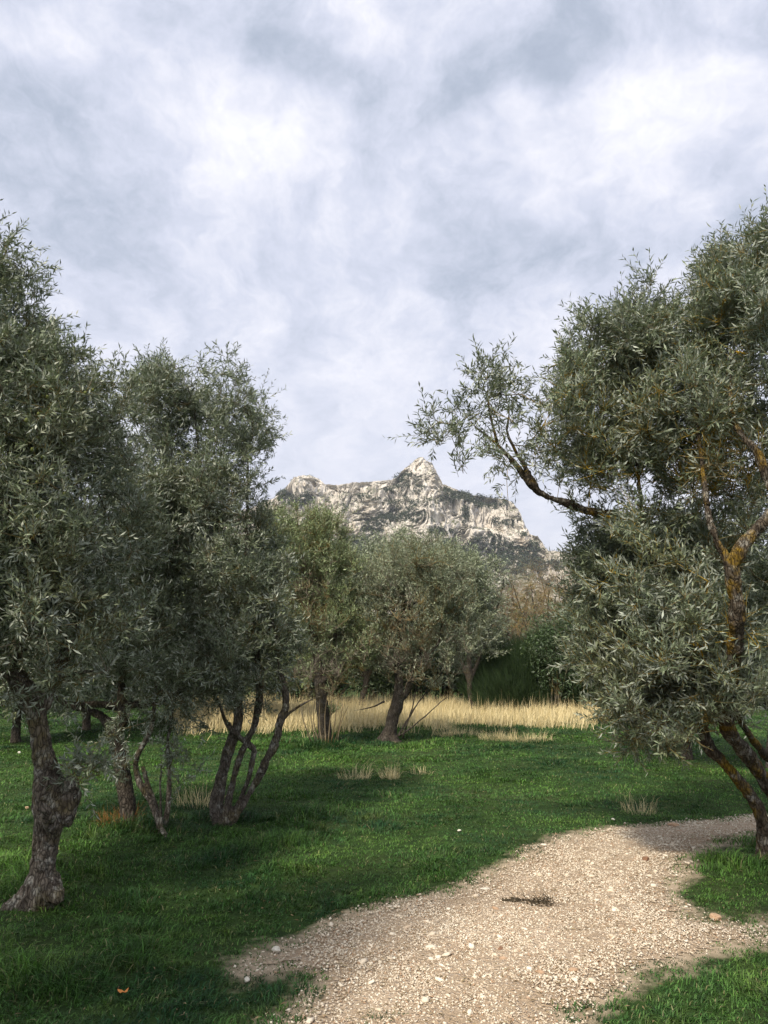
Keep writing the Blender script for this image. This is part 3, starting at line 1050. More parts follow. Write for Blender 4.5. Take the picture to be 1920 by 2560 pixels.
# olives hanging on it
rngf = np.random.default_rng(5)
M_fruit = mat_dry("green_olive", (0.12, 0.16, 0.04), (0.22, 0.24, 0.08))
cand = [t for _, t in tips1]
uvc = to_uv(np.array(cand))
sel = [i for i in range(len(cand)) if cand[i][1] < 5.1 and (40 < uvc[i, 0] < 230) and (700 < uvc[i, 1] < 1130)]
rngf.shuffle(sel)
tt = 12
ths = np.linspace(0, math.pi, 7)
fv = np.array([(0.0095 * math.sin(a) * math.cos(b), 0.0095 * math.sin(a) * math.sin(b), 0.0125 * math.cos(a) - 0.012)
               for a in ths for b in np.linspace(0, 2 * math.pi, 10, endpoint=False)])
ff = np.array([(i * 10 + k, i * 10 + (k + 1) % 10, (i + 1) * 10 + (k + 1) % 10, (i + 1) * 10 + k) for i in range(6) for k in range(10)])
first = None
bl = np.array(t1.location)
for q, i in enumerate(sel[:70]):
    p = cand[i] - bl + rngf.normal(0, 0.03, 3) - np.array([0, 0.03, 0.02])
    if first is None:
        first = mesh_np("olive_fruit", fv, ff, M_fruit, t1, True); ob = first
    else:
        ob = first.copy(); C.objects.link(ob); ob.parent = t1
    ob.location = p
    s_ = rngf.uniform(0.9, 1.25)
    ob.scale = (s_, s_, s_)

# --- second tree with the level limb
y2 = 7.67
olive("slender olive with a dark level limb, between the gnarled trunk and clustered stems", (280, 1790),
      [[(281, 1795, y2, .085), (276, 1740, y2, .078), (266, 1670, y2, .074), (256, 1615, y2, .072), (244, 1580, y2, .07)],
       [(246, 1590, y2, .06), (232, 1560, y2, .055), (205, 1540, y2, .042), (175, 1530, y2, .038), (150, 1524, y2, .03), (110, 1500, y2, .02)],
       [(246, 1600, y2, .055), (262, 1560, y2, .055), (268, 1530, y2, .05), (262, 1490, y2, .042), (270, 1400, y2, .032), (280, 1250, y2, .02), (270, 1100, y2, .01)],
       [(262, 1527, y2, .04), (220, 1522, y2 - .05, .032), (165, 1520, y2 - .1, .028), (130, 1510, y2 - .1, .016)],
       [(262, 1525, y2, .034), (300, 1522, y2 - .05, .032), (345, 1515, y2 - .1, .026), (390, 1490, y2 - .1, .015), (430, 1430, y2, .01)]],
      [(250, 1200, 150, 190, 7.7, 1.2, 1), (180, 1390, 150, 110, 7.6, 1.0, .9), (330, 1400, 120, 100, 7.6, .9, .8), (340, 1120, 110, 150, 7.8, 1.0, .9),
       (70, 1440, 90, 70, 7.6, .9, .5)],
      mat_bark=M_bark_dark, seed=12, dens=75, voxel=0.014, lsh=.22, leaf=(.062, .0145), shoots=7)

yb = 7.35
olive("young thin-stemmed olive with crooked splayed stems, in front of the slender tree", (348, 1800),
      [[(352, 1812, yb, .032), (340, 1770, yb, .030), (325, 1730, yb, .028), (303, 1695, yb, .028), (292, 1650, yb, .027), (305, 1615, yb, .028), (325, 1580, yb, .025), (335, 1520, yb, .018), (345, 1440, yb, .01)],
       [(350, 1800, yb, .028), (335, 1740, yb + .05, .026), (318, 1690, yb + .05, .024), (308, 1655, yb + .05, .018)],
       [(352, 1800, yb + .1, .028), (362, 1750, yb + .15, .024), (366, 1690, yb + .2, .022), (364, 1640, yb + .2, .02), (358, 1600, yb + .2, .016), (370, 1540, yb + .2, .012), (385, 1470, yb + .1, .008)],
       [(350, 1790, yb, .012), (347, 1720, yb, .009), (350, 1640, yb, .006)],
       [(348, 1790, yb - .05, .02), (360, 1812, yb - .15, .018), (370, 1860, yb - .2, .016)]],
      [(340, 1500, 75, 70, 7.3, .6, .9), (385, 1560, 60, 60, 7.3, .5, .35), (440, 1530, 60, 70, 7.4, .5, .45), (300, 1560, 60, 50, 7.3, .4, .4), (240, 1640, 60, 60, 7.2, .4, .16),
       (400, 1650, 40, 50, 7.3, .3, .15)],
      seed=13, dens=110, voxel=0.009, rough=.004, roots=False, upb=0.0, lsh=.18)

# --- clustered stems
y3 = 7.8
olive("broad olive with clustered stems fanning from one base, right of the young olive", (480, 1780),
      [[(476, 1785, y3, .075), (466, 1750, y3, .066), (476, 1690, y3, .058), (492, 1630, y3, .054), (508, 1580, y3, .05), (516, 1540, y3, .047), (500, 1440, y3, .045), (470, 1280, y3, .03), (440, 1050, y3, .018), (420, 880, y3, .008)],
       [(486, 1780, y3 - .05, .055), (493, 1740, y3 - .05, .040), (505, 1680, y3, .036), (524, 1620, y3, .034), (548, 1570, y3, .032), (560, 1500, y3, .035), (550, 1350, y3, .026), (530, 1150, y3, .016), (540, 960, y3, .008)],
       [(492, 1780, y3, .04), (514, 1735, y3, .025), (534, 1690, y3, .022), (546, 1640, y3 + .05, .022), (548, 1618, y3 + .05, .022), (522, 1595, y3, .025), (500, 1575, y3 - .1, .022), (478, 1530, y3 - .2, .015), (450, 1450, y3 - .3, .01)],
       [(492, 1785, y3 - .05, .05), (517, 1750, y3 - .05, .036), (547, 1700, y3 - .05, .034), (572, 1650, y3 - .1, .038), (592, 1610, y3 - .1, .04), (605, 1560, y3 - .1, .036), (618, 1510, y3 - .1, .033), (600, 1420, y3 - .1, .022), (590, 1300, y3 - .1, .014)],
       [(588, 1620, y3 - .1, .024), (603, 1590, y3 - .1, .022), (606, 1565, y3 - .1, .02), (605, 1545, y3 - .1, .02)],
       [(604, 1562, y3 - .1, .022), (625, 1540, y3 - .1, .013), (655, 1520, y3 - .15, .011), (690, 1505, y3 - .2, .006)]],
      [(400, 850, 75, 95, 7.9, .8, .9), (340, 880, 70, 110, 7.9, .8, 1), (480, 880, 70, 110, 7.9, .8, .75), (535, 930, 60, 100, 7.9, .7, .7), (585, 950, 28, 60, 7.9, .35, .6),
       (300, 850, 35, 70, 7.9, .5, .8), (270, 980, 60, 110, 7.8, .9, .8), (450, 1060, 140, 120, 7.9, 1.1, .9), (555, 1040, 40, 80, 7.9, .5, .6), (400, 1200, 130, 140, 7.8, 1.1, .8), (520, 1220, 90, 130, 7.8, 1.0, 1),
       (540, 1370, 105, 120, 7.7, 1.0, 1), (605, 1400, 48, 80, 7.7, .6, 1), (450, 1420, 110, 100, 7.7, .9, .8), (590, 1250, 45, 80, 7.8, .6, 1), (520, 1510, 80, 35, 7.6, .5, .6)],
      mat_bark=M_bark, seed=21, dens=100, voxel=0.012, lsh=.21, leaf=(.058, .0138), rough=.009, shoots=8, gap=.42)

# --- olives just outside the frame, whose shade falls on the near grass
for lab_, (bx_, by_), bl4 in [
        ("olive standing beside the camera outside the left edge", (-3.6, 1.0), [(-3.2, 1.9, 3.5, 1.0), (-2.6, 1.6, 4.0, .9), (-3.9, 2.4, 3.3, 1.0), (-2.9, 1.0, 3.9, 1.0), (-2.2, 2.0, 4.8, .7)]),
        ("olive standing behind the camera on the right", (2.4, -.9), [(.9, .7, 4.0, .85), (1.7, .5, 3.7, .8), (.5, .9, 6.1, .9), (1.4, 1.2, 5.9, .8), (1.9, -.4, 4.6, 1.0)])]:
    top_ = np.mean([b_[:3] for b_ in bl4], 0)
    olive(lab_, None, [[(bx_, by_, 0, .14, 'w'), (bx_ * .97, by_ * .97, 1.3, .11, 'w'), (*((np.array([bx_, by_, 2]) + top_) / 2), .08, 'w'), (*top_, .04, 'w')]],
          [(*b_, 'w') for b_ in bl4], seed=51, dens=34, voxel=.025, leaf=(.085, .022), base=(bx_, by_, 0), shoots=7, roots=False)

# --- the two trees in the middle of the clearing
y4 = 15.4
olive("bushy pale green olive with suckers round its base, left of the central tree", (700, 1604),
      [[(703, 1606, y4, .15), (700, 1560, y4, .13), (695, 1520, y4, .12), (690, 1470, y4, .10), (680, 1380, y4, .07), (660, 1250, y4, .03)],
       [(695, 1520, y4, .08), (715, 1440, y4, .06), (725, 1330, y4, .04), (715, 1200, y4, .015)],
       [(692, 1480, y4, .06), (735, 1440, y4 - .3, .04), (775, 1400, y4 - .4, .015)]],
      [(640, 1190, 75, 95, 15.4, 1.6, 1), (695, 1180, 65, 80, 15.4, 1.4, 1), (735, 1260, 50, 80, 15.3, 1.2, 1), (600, 1150, 45, 60, 15.5, 1.0, 1), (650, 1320, 80, 100, 15.3, 1.4, .9),
       (720, 1370, 75, 80, 15.2, 1.3, .7), (800, 1400, 50, 60, 15.0, .9, .7), (680, 1460, 80, 55, 15.1, 1.2, .7), (760, 1440, 50, 50, 15.0, .8, .6), (705, 1565, 38, 30, 15.3, .6, .5)],
      mat_leaf=M_olive_green, mat_bark=M_bark_dark, mat_twig=M_twig_mid, seed=31, dens=40, shoots=9, nleaf=12, lsh=.26, leaf=(.070, .0165), voxel=.025, rough=.01, upb=.95,
      extra=[], tmin=.004,
      bare=[(665, 1310, 45, 90, .75), (695, 1465, 80, 60, .8), (740, 1420, 50, 60, .5)],
      suckers=[(700 + 9 * k, 1606, 700 + 17 * k, 1500 + 8 * abs(k)) for k in (-3, -2, -1.2, -.5, .4, 1, 1.7, 2.4, 3.1)])

olive("silvery olive at the centre of the clearing with short dark trunk and bare shoots", (842, 1601),
      [[(838, 1606, y4, .17), (843, 1575, y4, .13), (850, 1545, y4, .125), (860, 1515, y4, .12), (862, 1480, y4, .09), (858, 1420, y4, .07), (868, 1340, y4, .055), (872, 1260, y4, .035), (850, 1240, y4, .02)],
       [(858, 1520, y4, .09), (885, 1480, y4, .07), (900, 1430, y4, .06), (930, 1410, y4 - .1, .045), (950, 1380, y4 - .1, .03), (960, 1300, y4, .02)],
       [(880, 1490, y4, .05), (905, 1440, y4 + .2, .04), (910, 1350, y4 + .3, .03), (925, 1280, y4 + .3, .015)],
       [(868, 1340, y4, .04), (885, 1310, y4 - .2, .03), (915, 1295, y4 - .2, .012)],
       [(860, 1590, y4 - .1, .02), (895, 1530, y4 - .2, .014), (925, 1490, y4 - .3, .012), (960, 1450, y4 - .3, .006)],
       [(862, 1590, y4 - .15, .018), (905, 1560, y4 - .3, .013), (940, 1530, y4 - .4, .01), (975, 1500, y4 - .5, .006)],
       [(870, 1595, y4 - .1, .016), (890, 1520, y4 - .15, .012), (900, 1470, y4 - .2, .006)],
       [(830, 1515, y4 - .1, .02), (800, 1528, y4 - .3, .012), (765, 1532, y4 - .4, .006)]],
      [(870, 1240, 70, 75, 15.4, 1.5, .9), (930, 1240, 60, 70, 15.4, 1.4, .9), (820, 1300, 55, 80, 15.3, 1.3, .9), (900, 1330, 100, 90, 15.3, 1.6, .8), (980, 1320, 65, 80, 15.3, 1.4, .8),
       (1010, 1270, 30, 60, 15.3, .7, .7), (840, 1420, 75, 65, 15.2, 1.3, .65), (930, 1430, 80, 60, 15.2, 1.3, .6), (990, 1410, 50, 55, 15.2, 1.0, .5)],
      mat_leaf=M_olive_far, mat_bark=M_bark_dark, mat_twig=M_twig_mid, seed=32, dens=37, shoots=9, nleaf=12, lsh=.26, leaf=(.066, .0155), voxel=.025, rough=.012, upb=.95, tmin=.004,
      bare=[(870, 1410, 90, 90, .7), (880, 1330, 40, 60, .6), (970, 1420, 70, 70, .45), (850, 1470, 100, 50, .6)])

# --- the big olive at the right edge
y6 = 6.5
olive("tall lichen-covered olive leaning at the right edge, one long limb over the clearing", (1655, 1858),
      [[(1668, 1868, y6, .095), (1654, 1825, y6, .08), (1648, 1775, y6 - .05, .052), (1618, 1715, y6 - .08, .046), (1580, 1668, y6 - .1, .044), (1545, 1630, y6 - .1, .044), (1526, 1600, y6 - .1, .044), (1514, 1560, y6 - .05, .042), (1510, 1500, y6 + .1, .045),
        (1480, 1400, y6 + .1, .035), (1440, 1280, y6, .025), (1400, 1180, y6, .02), (1370, 1000, y6, .014), (1360, 820, y6, .008)],
       [(1666, 1810, y6, .08), (1680, 1750, y6 + .05, .065), (1664, 1705, y6, .062), (1630, 1655, y6 - .05, .058), (1598, 1610, y6 - .2, .055), (1568, 1570, y6 - .35, .06), (1572, 1500, y6 - .55, .054), (1586, 1420, y6 - .75, .052), (1592, 1340, y6 - .9, .05),
        (1588, 1280, y6 - .95, .05), (1580, 1225, y6 - .98, .05)],
       [(1580, 1230, y6 - .98, .04), (1562, 1195, y6 - .98, .034), (1545, 1160, y6 - .98, .03), (1532, 1120, y6 - .95, .026), (1522, 1050, y6 - .85, .02), (1505, 900, y6 - .6, .013), (1490, 760, y6 - .3, .007)],
       [(1578, 1228, y6 - .98, .044), (1600, 1185, y6 - 1.0, .045), (1635, 1145, y6 - 1.0, .045), (1665, 1110, y6 - 1., .042), (1700, 1020, y6 - .8, .03), (1690, 850, y6 - .4, .02), (1650, 650, y6, .01)],
       [(1665, 1060, y6 - .98, .036), (1640, 985, y6 - .95, .032), (1600, 935, y6 - .9, .026), (1578, 880, y6 - .8, .018), (1590, 760, y6 - .5, .01)],
       [(1440, 1270, y6, .04), (1380, 1150, y6 - .05, .045), (1325, 1112, y6 - .1, .044), (1270, 1104, y6 - .15, .038), (1222, 1086, y6 - .2, .036), (1165, 1064, y6 - .25, .030), (1118, 1008, y6 - .3, .021), (1078, 964, y6 - .3, .016), (1040, 928, y6 - .3, .010), (1010, 900, y6 - .3, .007)],
       [(1160, 1058, y6 - .25, .022), (1130, 1000, y6 - .2, .016), (1100, 940, y6 - .2, .012), (1095, 870, y6 - .2, .007)],
       [(1075, 960, y6 - .3, .012), (1060, 890, y6 - .35, .009), (1050, 820, y6 - .35, .005)],
       [(1660, 1640, y6 + .3, .03), (1600, 1560, y6 - .3, .025), (1560, 1480, y6 - .5, .018), (1520, 1420, y6 - .6, .01)]],
      [(1600, 660, 110, 150, 6.5, 1.0, 1), (1680, 620, 110, 160, 6.5, 1.0, .9), (1500, 760, 110, 150, 6.5, 1.1, 1), (1400, 740, 80, 110, 6.5, .9, 1), (1330, 800, 85, 120, 6.5, .9, .9), (1270, 740, 40, 70, 6.5, .5, .9),
       (1540, 580, 30, 60, 6.5, .4, .9), (1250, 860, 60, 120, 6.5, .7, 1), (1240, 980, 50, 70, 6.5, .6, .8), (1600, 930, 140, 170, 6.6, 1.2, .9), (1430, 950, 140, 140, 6.6, 1.2, .9), (1310, 970, 95, 110, 6.5, .9, .85),
       (1260, 1060, 50, 50, 6.4, .5, .5),
       (1190, 890, 35, 90, 6.3, .5, .8), (1150, 900, 45, 70, 6.25, .4, .6), (1050, 810, 35, 40, 6.2, .35, .7), (940, 930, 30, 30, 6.2, .3, .5), (1060, 840, 50, 55, 6.2, .4, .75), (1110, 830, 45, 45, 6.2, .4, .55), (1010, 890, 55, 50, 6.2, .4, .6), (970, 940, 40, 40, 6.2, .35, .35), (1070, 940, 75, 50, 6.2, .4, .30), (1030, 1010, 70, 35, 6.2, .4, .26), (1140, 960, 50, 90, 6.3, .4, .28),
       (1100, 1070, 90, 25, 6.2, .35, .28), (1180, 1010, 40, 60, 6.3, .4, .45),
       (1360, 1180, 120, 100, 6.6, 1.0, .9), (1500, 1150, 130, 130, 6.8, 1.0, .6), (1330, 1320, 90, 130, 6.5, .9, 1), (1450, 1330, 130, 150, 6.6, 1.1, 1), (1350, 1440, 95, 110, 6.4, .9, 1), (1480, 1480, 110, 110, 6.6, 1.0, 1),
       (1420, 1560, 95, 55, 6.4, .8, .8), (1540, 1010, 90, 70, 6.0, .45, 1.5), (1330, 1530, 50, 50, 6.3, .5, .7), (1400, 1620, 60, 25, 6.3, .4, .4), (1640, 1400, 60, 110, 5.9, .5, .55), (1600, 1470, 70, 60, 6.0, .5, .5), (1680, 1250, 60, 200, 6.9, .8, .8), (1560, 1420, 60, 100, 7.2, .5, .8)],
      mat_bark=M_bark_lichen, mat_twig=M_twig_lichen, seed=42, dens=115, voxel=.012, rough=.011, shoots=10, lsh=.20, leaf=(.064, .0142), upb=.45, gap=.35,
      sparse=lambda t: (lambda q: (.55 if q[1] < 1000 else .38) if q[0] < 1190 else (.8 if 930 < q[1] < 1130 else 1.0))(to_uv(np.array(t)[None])[0]),
      bare=[(1560, 1625, 80, 75, .85), (1585, 1290, 34, 110, .8), (1580, 1170, 50, 50, .6), (1545, 1010, 110, 85, .7), (1330, 1060, 110, 60, .45), (1640, 900, 60, 90, .4), (1430, 880, 90, 60, .3)])

# --- olive trees further back
bg = [
    ("dark olive tree at the back left, seen past the gnarled trunk", 30, 1640, 15.0, 1.9, 2.4, M_olive, M_bark_dark, .5),
    ("olive tree at the back left, seen below the level limb", 185, 1600, 17.5, 1.9, 2.4, M_olive, M_bark_dark, .5),
    ("olive tree at the back, seen between the young olive and the clustered stems", 400, 1575, 20.5, 2.2, 2.7, M_olive, M_bark_dark, .5),
    ("pale olive tree rising behind the right side of the central tree", 1020, 1545, 22.5, 1.7, 3.3, M_olive_far, M_bark_dark, .5),
    ("olive tree in the shade behind the leaning right-hand olive", 1480, 1590, 12.5, 1.8, 2.6, M_olive, M_bark_dark, .5),
    ("olive tree at the right edge behind the leaning trunks", 1665, 1625, 11.5, 1.7, 2.6, M_olive, M_bark, .5),
    ("pale olive tree behind the bushy green olive", 780, 1545, 23.5, 2.1, 3.4, M_olive_far, M_bark_dark, .5),
    ("olive behind the crowns of the clustered stems", 560, 1560, 19.0, 2.0, 2.9, M_olive_green, M_bark_dark, .5),
]
for q, (lab, u, v, yy, rr, zc, ml, mb, w) in enumerate(bg):
    b = P(u, v, yy)
    b = np.array([b[0], yy, 0.0])
    ub = to_uv(b[None] + [[0, 0, 0]])[0]
    uc = to_uv(np.array([[b[0], yy, zc]]))[0]
    s = 1 / mpp(yy)
    rg = np.random.default_rng(100 + q)
    cx, cv = uc
    R = rr * s
    bl_ = [(cx + rg.uniform(-.5, .5) * R, cv + rg.uniform(-.45, .45) * R, R * rg.uniform(.45, .7), R * rg.uniform(.45, .65), yy + rg.uniform(-.5, .5), rr * .6, 1) for _ in range(7)] + [(cx, cv + R * .75, R * .75, R * .45, yy, rr * .55, .9)]
    ln = rg.uniform(-12, 12)
    olive(lab, None,
          [[(ub[0], ub[1] + 3, yy, .10), (ub[0] + ln * .5, ub[1] - .5 * s, yy, .085), (ub[0] + ln, ub[1] - 1.0 * s, yy, .075), (cx, cv, yy, .05)],
           [(ub[0] + ln, ub[1] - .9 * s, yy, .06), (cx - .5 * R, cv + .1 * R, yy, .03), (cx - .6 * R, cv - .4 * R, yy, .01)],
           [(ub[0] + ln, ub[1] - .8 * s, yy, .06), (cx + .5 * R, cv + .1 * R, yy, .03), (cx + .6 * R, cv - .4 * R, yy, .01)]],
          bl_, mat_leaf=ml, mat_bark=mb, seed=60 + q, dens=16, shoots=8, nleaf=9, lsh=.32, leaf=(.11, .030), voxel=.03, rough=.01, upb=.45, base=b, roots=False)


# --- bare winter trees
def bare(label, u, v, yy, top, w, mat, seed, dens=17):
    b = np.array([P(u, v, yy)[0], yy, 0.0])
    s = 1 / mpp(yy)
    ub = to_uv(b[None])[0]
    rg = np.random.default_rng(seed)
    limbs = [[(ub[0], ub[1] + 2, yy, .06), (ub[0] + rg.uniform(-6, 6), ub[1] - 1.0 * s, yy, .055), (ub[0] + rg.uniform(-10, 10), ub[1] - 2.0 * s, yy, .045), (ub[0], ub[1] - top * .8 * s, yy, .02)]]
    for k in (-1, 1, -.5, .6):
        limbs.append([(ub[0], ub[1] - 1.2 * s, yy, .05), (ub[0] + k * w * .4 * s, ub[1] - top * .5 * s, yy, .035), (ub[0] + k * w * .7 * s, ub[1] - top * .85 * s, yy + k * .3, .01)])
    zc = ub[1] - top * .66 * s
    olive(label, None, limbs, [(ub[0] - w * .35 * s, zc, w * .6 * s, top * .33 * s, yy, w * .7, 1), (ub[0] + w * .35 * s, zc + 6, w * .6 * s, top * .30 * s, yy, w * .7, 1)],
          mat_bark=M_bark_dark, mat_twig=mat, seed=seed, dens=dens, shoots=5, nleaf=1, leaf=(.05, .012), mat_leaf=M_olive_green, lsh=.5, voxel=.03, rough=.008, upb=.5, base=b, roots=False,
          name="bare_tree", cat="tree", wig=.08, jit=0.9)


bare("leafless grey-brown tree behind the right side of the central olive", 1098, 1540, 27.5, 4.6, 1.7, M_twig_bare, 201)
bare("nearly leafless tree tinged orange beside the leaning olive's crown", 1185, 1540, 26.0, 4.9, 1.7, M_twig_orange, 202)
bare("leafless brown tree left of the rusty one, above the dark broom", 1140, 1540, 29.0, 5.3, 1.8, M_twig_bare, 203)
bare("pale leafless tree half hidden by the leaning olive's crown", 1240, 1540, 31.0, 6.0, 2.0, M_twig_bare, 204)


# --- shrubs: dark broom and evergreen bushes
def broom(label, u, yy, w, h, seed, n=9000, name="broom_bush"):
    rg = np.random.default_rng(seed)
    bx = P(u, 1550, yy)[0]
    root = empty(name, (bx, yy, 0)); tag(root, label, "bush")
    q = nrm(rg.normal(size=(n, 3))); q[:, 2] = np.abs(q[:, 2])
    rr_ = rg.random((n, 1)) ** .28
    lump = 1 + .16 * fbm(q * 3.1, 2, seed)
    st_ = q * rr_ * lump[:, None] * np.array([w * .55, w * .5, h * .82])
    out = q * np.array([1, 1, .2])
    d = nrm(np.array([0, 0, 1.0]) + out * .55 + rg.normal(0, .22, (n, 3)))
    L = rg.uniform(.25, .60, n)
    bend = rg.normal(0, .2, (n, 3))
    m = st_ + d * (L * .5)[:, None] + bend * (L * .2)[:, None]
    e = st_ + d * L[:, None] + bend * (L * .7)[:, None]
    r = np.full(n, .008)
    V, F = frusta(np.concatenate([st_, m]), np.concatenate([m, e]), np.r_[r, r * .8], np.r_[r * .8, r * .3], 3)
    mesh_np("stems", V, F, M_broom, root)


broom("large dark green broom bush behind the golden grass", 1115, 23.0, 2.4, 2.0, 301, 24000)
broom("taller dark broom bush beside the leaning olive's crown, behind the golden grass", 1200, 24.0, 2.3, 2.8, 302, 24000)
broom("dark broom bush half hidden behind the leaning olive", 1270, 23.0, 2.3, 2.3, 303, 20000)


def bush(label, u, yy, w, h, seed, mat, n=9000, ls=(.12, .05), name="evergreen_bush", cat="bush"):
    rg = np.random.default_rng(seed)
    bx = P(u, 1550, yy)[0]
    root = empty(name, (bx, yy, 0)); tag(root, label, cat)
    pos = []
    for k in range(9):
        c = np.array([rg.uniform(-.6, .6) * w, rg.uniform(-.4, .4) * w, h * rg.uniform(.3, .78)])
        R = np.array([w * .45, w * .45, min(h * .32, h - c[2])])
        pos.append(c + nrm(rg.normal(size=(n // 9, 3))) * (rg.random((n // 9, 1)) ** .35) * R)
    pos = np.concatenate(pos)
    pos = pos[(pos[:, 2] > 0.02) & (fbm(pos / .35, 2, seed) > -.5)]
    d = nrm(rg.normal(size=pos.shape) + [0, 0, .6])
    V, F = leaves(pos, d, nrm(rg.normal(size=pos.shape) + [0, 0, .5]), ls[0] * rg.uniform(.6, 1.3, len(pos)), ls[1] * rg.uniform(.6, 1.2, len(pos)))
    mesh_np("foliage", V, F, mat, root)
    p0, p1 = [], []
    for k in range(14):
        t = pos[rg.integers(len(pos))]
        p0.append((rg.normal(0, .1), rg.normal(0, .1), 0)); p1.append(t)
    V, F = frusta(np.array(p0), np.array(p1), np.full(14, .03), np.full(14, .01), 5)
    mesh_np("stems", V, F, M_twig, root)
    return root


bush("round mid-green bush above the broom, touching the leaning olive's crown", 1198, 22.0, 1.0, 3.1, 311, M_shrub_leaf, 9000, (.09, .035))
hx = [(560, 27), (640, 29), (720, 28), (800, 30), (880, 28), (960, 29), (1030, 27), (1300, 27), (1380, 26), (1470, 27), (1570, 25), (1670, 24), (470, 27), (380, 26), (290, 27), (190, 25), (90, 24), (0, 25)]
hl = ["dark evergreen bush behind the bare base of the clustered stems' right-hand branch", "dark evergreen bush glimpsed left of the bushy sucker-ringed olive", "dark evergreen bush right behind the bushy sucker-ringed olive",
      "dark evergreen bush between the bushy olive and the central olive", "dark evergreen bush right behind the trunk of the central olive", "dark evergreen bush behind the central olive's bare shoots",
      "dark evergreen bush between the central olive and the dark broom", "dark evergreen bush right of the brooms, behind the leaning olive's lowest leaves", "dark evergreen bush behind the leaning olive, second one right of the brooms",
      "dark evergreen bush behind the shaded olive at the right", "dark evergreen bush seen between the leaning olive's trunks", "dark evergreen bush at the right edge of the picture",
      "dark evergreen bush directly behind the clustered stems", "dark evergreen bush between the young olive and the clustered stems", "dark evergreen bush behind the slender olive with the level limb",
      "dark evergreen bush between the gnarled trunk and the slender olive", "dark evergreen bush directly behind the gnarled trunk", "dark evergreen bush at the left edge of the picture"]
for q, (u, yy) in enumerate(hx):
    tag(bush(hl[q], u, yy, 1.9, 2.7, 320 + q, M_dark_leaf, 7000, (.16, .07)), group="evergreen bushes of the hedge behind the clearing")


# far woodland that reads as one mass
def woodland():
    rg = np.random.default_rng(77)
    pos = []
    for k in range(230):
        yy = rg.uniform(34, 150); xx = rg.uniform(-.8, .8) * yy
        h = rg.uniform(3.0, 5.2) + yy * .018
        n = 520
        c = np.array([xx, yy, h * .55])
        pos.append(c + nrm(rg.normal(size=(n, 3))) * (rg.random((n, 1)) ** .35) * np.array([h * .55, h * .5, h * .48]) * (1 + .25 * rg.normal(size=(n, 1))))
    pos = np.concatenate(pos); pos = pos[pos[:, 2] > 0]
    n = len(pos)
    sz = .18 + pos[:, 1] * .004
    V, F = leaves(pos, nrm(rg.normal(size=(n, 3))), nrm(rg.normal(size=(n, 3)) + [0, 0, .5]), sz * rg.uniform(.7, 1.3, n), sz * .6)
    tag(mesh_np("woodland", V, F, M_dark_leaf), "distant dark wood between the clearing and the rocky mountain", "wood", kind="stuff")


woodland()

# ------------------------------------------------------------------ mountain
Y0 = 620.0
ridge = np.array([(-900, 1290), (-300, 1230), (100, 1180), (300, 1150), (480, 1125), (560, 1090), (590, 1077), (618, 1062), (634, 1037), (648, 1029), (670, 1027), (688, 1033), (702, 1046), (722, 1048),
                  (760, 1043), (800, 1040), (845, 1036), (860, 1028), (872, 1014), (888, 1002), (897, 992), (905, 989), (914, 990), (920, 996), (934, 1004), (944, 1024), (956, 1045), (980, 1055), (1005, 1066), (1040, 1073),
                  (1080, 1078), (1108, 1086), (1124, 1110), (1134, 1140), (1142, 1155), (1162, 1158), (1172, 1172), (1180, 1188), (1230, 1196), (1300, 1215), (1500, 1250), (1900, 1290), (2600, 1330)], float)
# profile of the flank: (t, depth from ridge, fraction of height)
prof = np.array([(0, -330, -.01), (.12, -190, .20), (.24, -110, .40), (.32, -74, .53), (.37, -60, .58), (.50, -50, .72), (.56, -40, .755), (.72, -27, .91), (.78, -16, .94), (.90, -5, .985), (1.0, 0, 1.0),
                 (1.12, 25, .93), (1.4, 140, .5), (1.7, 330, -.02)])
nu, nt_ = 900, 330
uu = np.concatenate([np.linspace(-900, 520, 120, endpoint=False), np.linspace(520, 1240, nu - 200, endpoint=False), np.linspace(1240, 2600, 80)])
nu = len(uu)
tt = np.concatenate([np.linspace(0, .3, 50, endpoint=False), np.linspace(.3, 1.02, nt_ - 80, endpoint=False), np.linspace(1.02, 1.7, 30)])
nt_ = len(tt)
rv = np.interp(uu, ridge[:, 0], ridge[:, 1]) + 1.6 * fbm2(uu, uu * 0, 9.0, 4, 2) * (uu > 560)
xz = np.array([P(a, b, Y0) for a, b in zip(uu, rv)])
U, T = np.meshgrid(np.arange(nu), tt, indexing='ij')
Xw = xz[U.ravel(), 0]; Hh = xz[U.ravel(), 2]; Tt = T.ravel()
wsh = .045 * fbm2(Xw, Tt * 0, 22.0, 3, 91) + .02 * fbm2(Xw, Tt * 60, 9.0, 3, 92)
edge = np.clip(Tt / .2, 0, 1) * np.clip((1.0 - Tt) / .06, 0, 1)
Tw = Tt + wsh * edge
yo = np.interp(Tw, prof[:, 0], prof[:, 1]); fr = np.interp(Tw, prof[:, 0], prof[:, 2])
Z = Hh * fr
q3 = np.stack([Xw, Z * 1.0, yo * 0], 1)
rel = 1.0 * (Tt < 1.02) * np.clip(Tt / .25, 0, 1) * np.clip((1.0 - Tt) / .16, 0, 1)
yo = yo + rel * (17 * fbm(q3 / np.array([38, 70, 1.]), 3, 5) + 8 * (np.abs(fbm((q3 + fbm(q3 / 20.0, 2, 88)[:, None] * 7) / np.array([15, 38, 1.]), 4, 6)) - .4) + 1.9 * fbm((q3 + fbm(q3 / 9.0, 2, 89)[:, None] * 3) / np.array([3.6, 10, 1.]), 4, 7) + .8 * fbm(q3 / np.array([2.2, 2.2, 1.]), 3, 8))
Z = Z + rel * (2.6 * fbm(q3 / np.array([14, 7, 1.]), 4, 15)) + (Tt > .3) * (Tt < 1.3) * .55 * fbm2(Xw, Tt * 80, 1.8, 3, 16)
MV = np.stack([Xw, Y0 + yo, Z], 1)
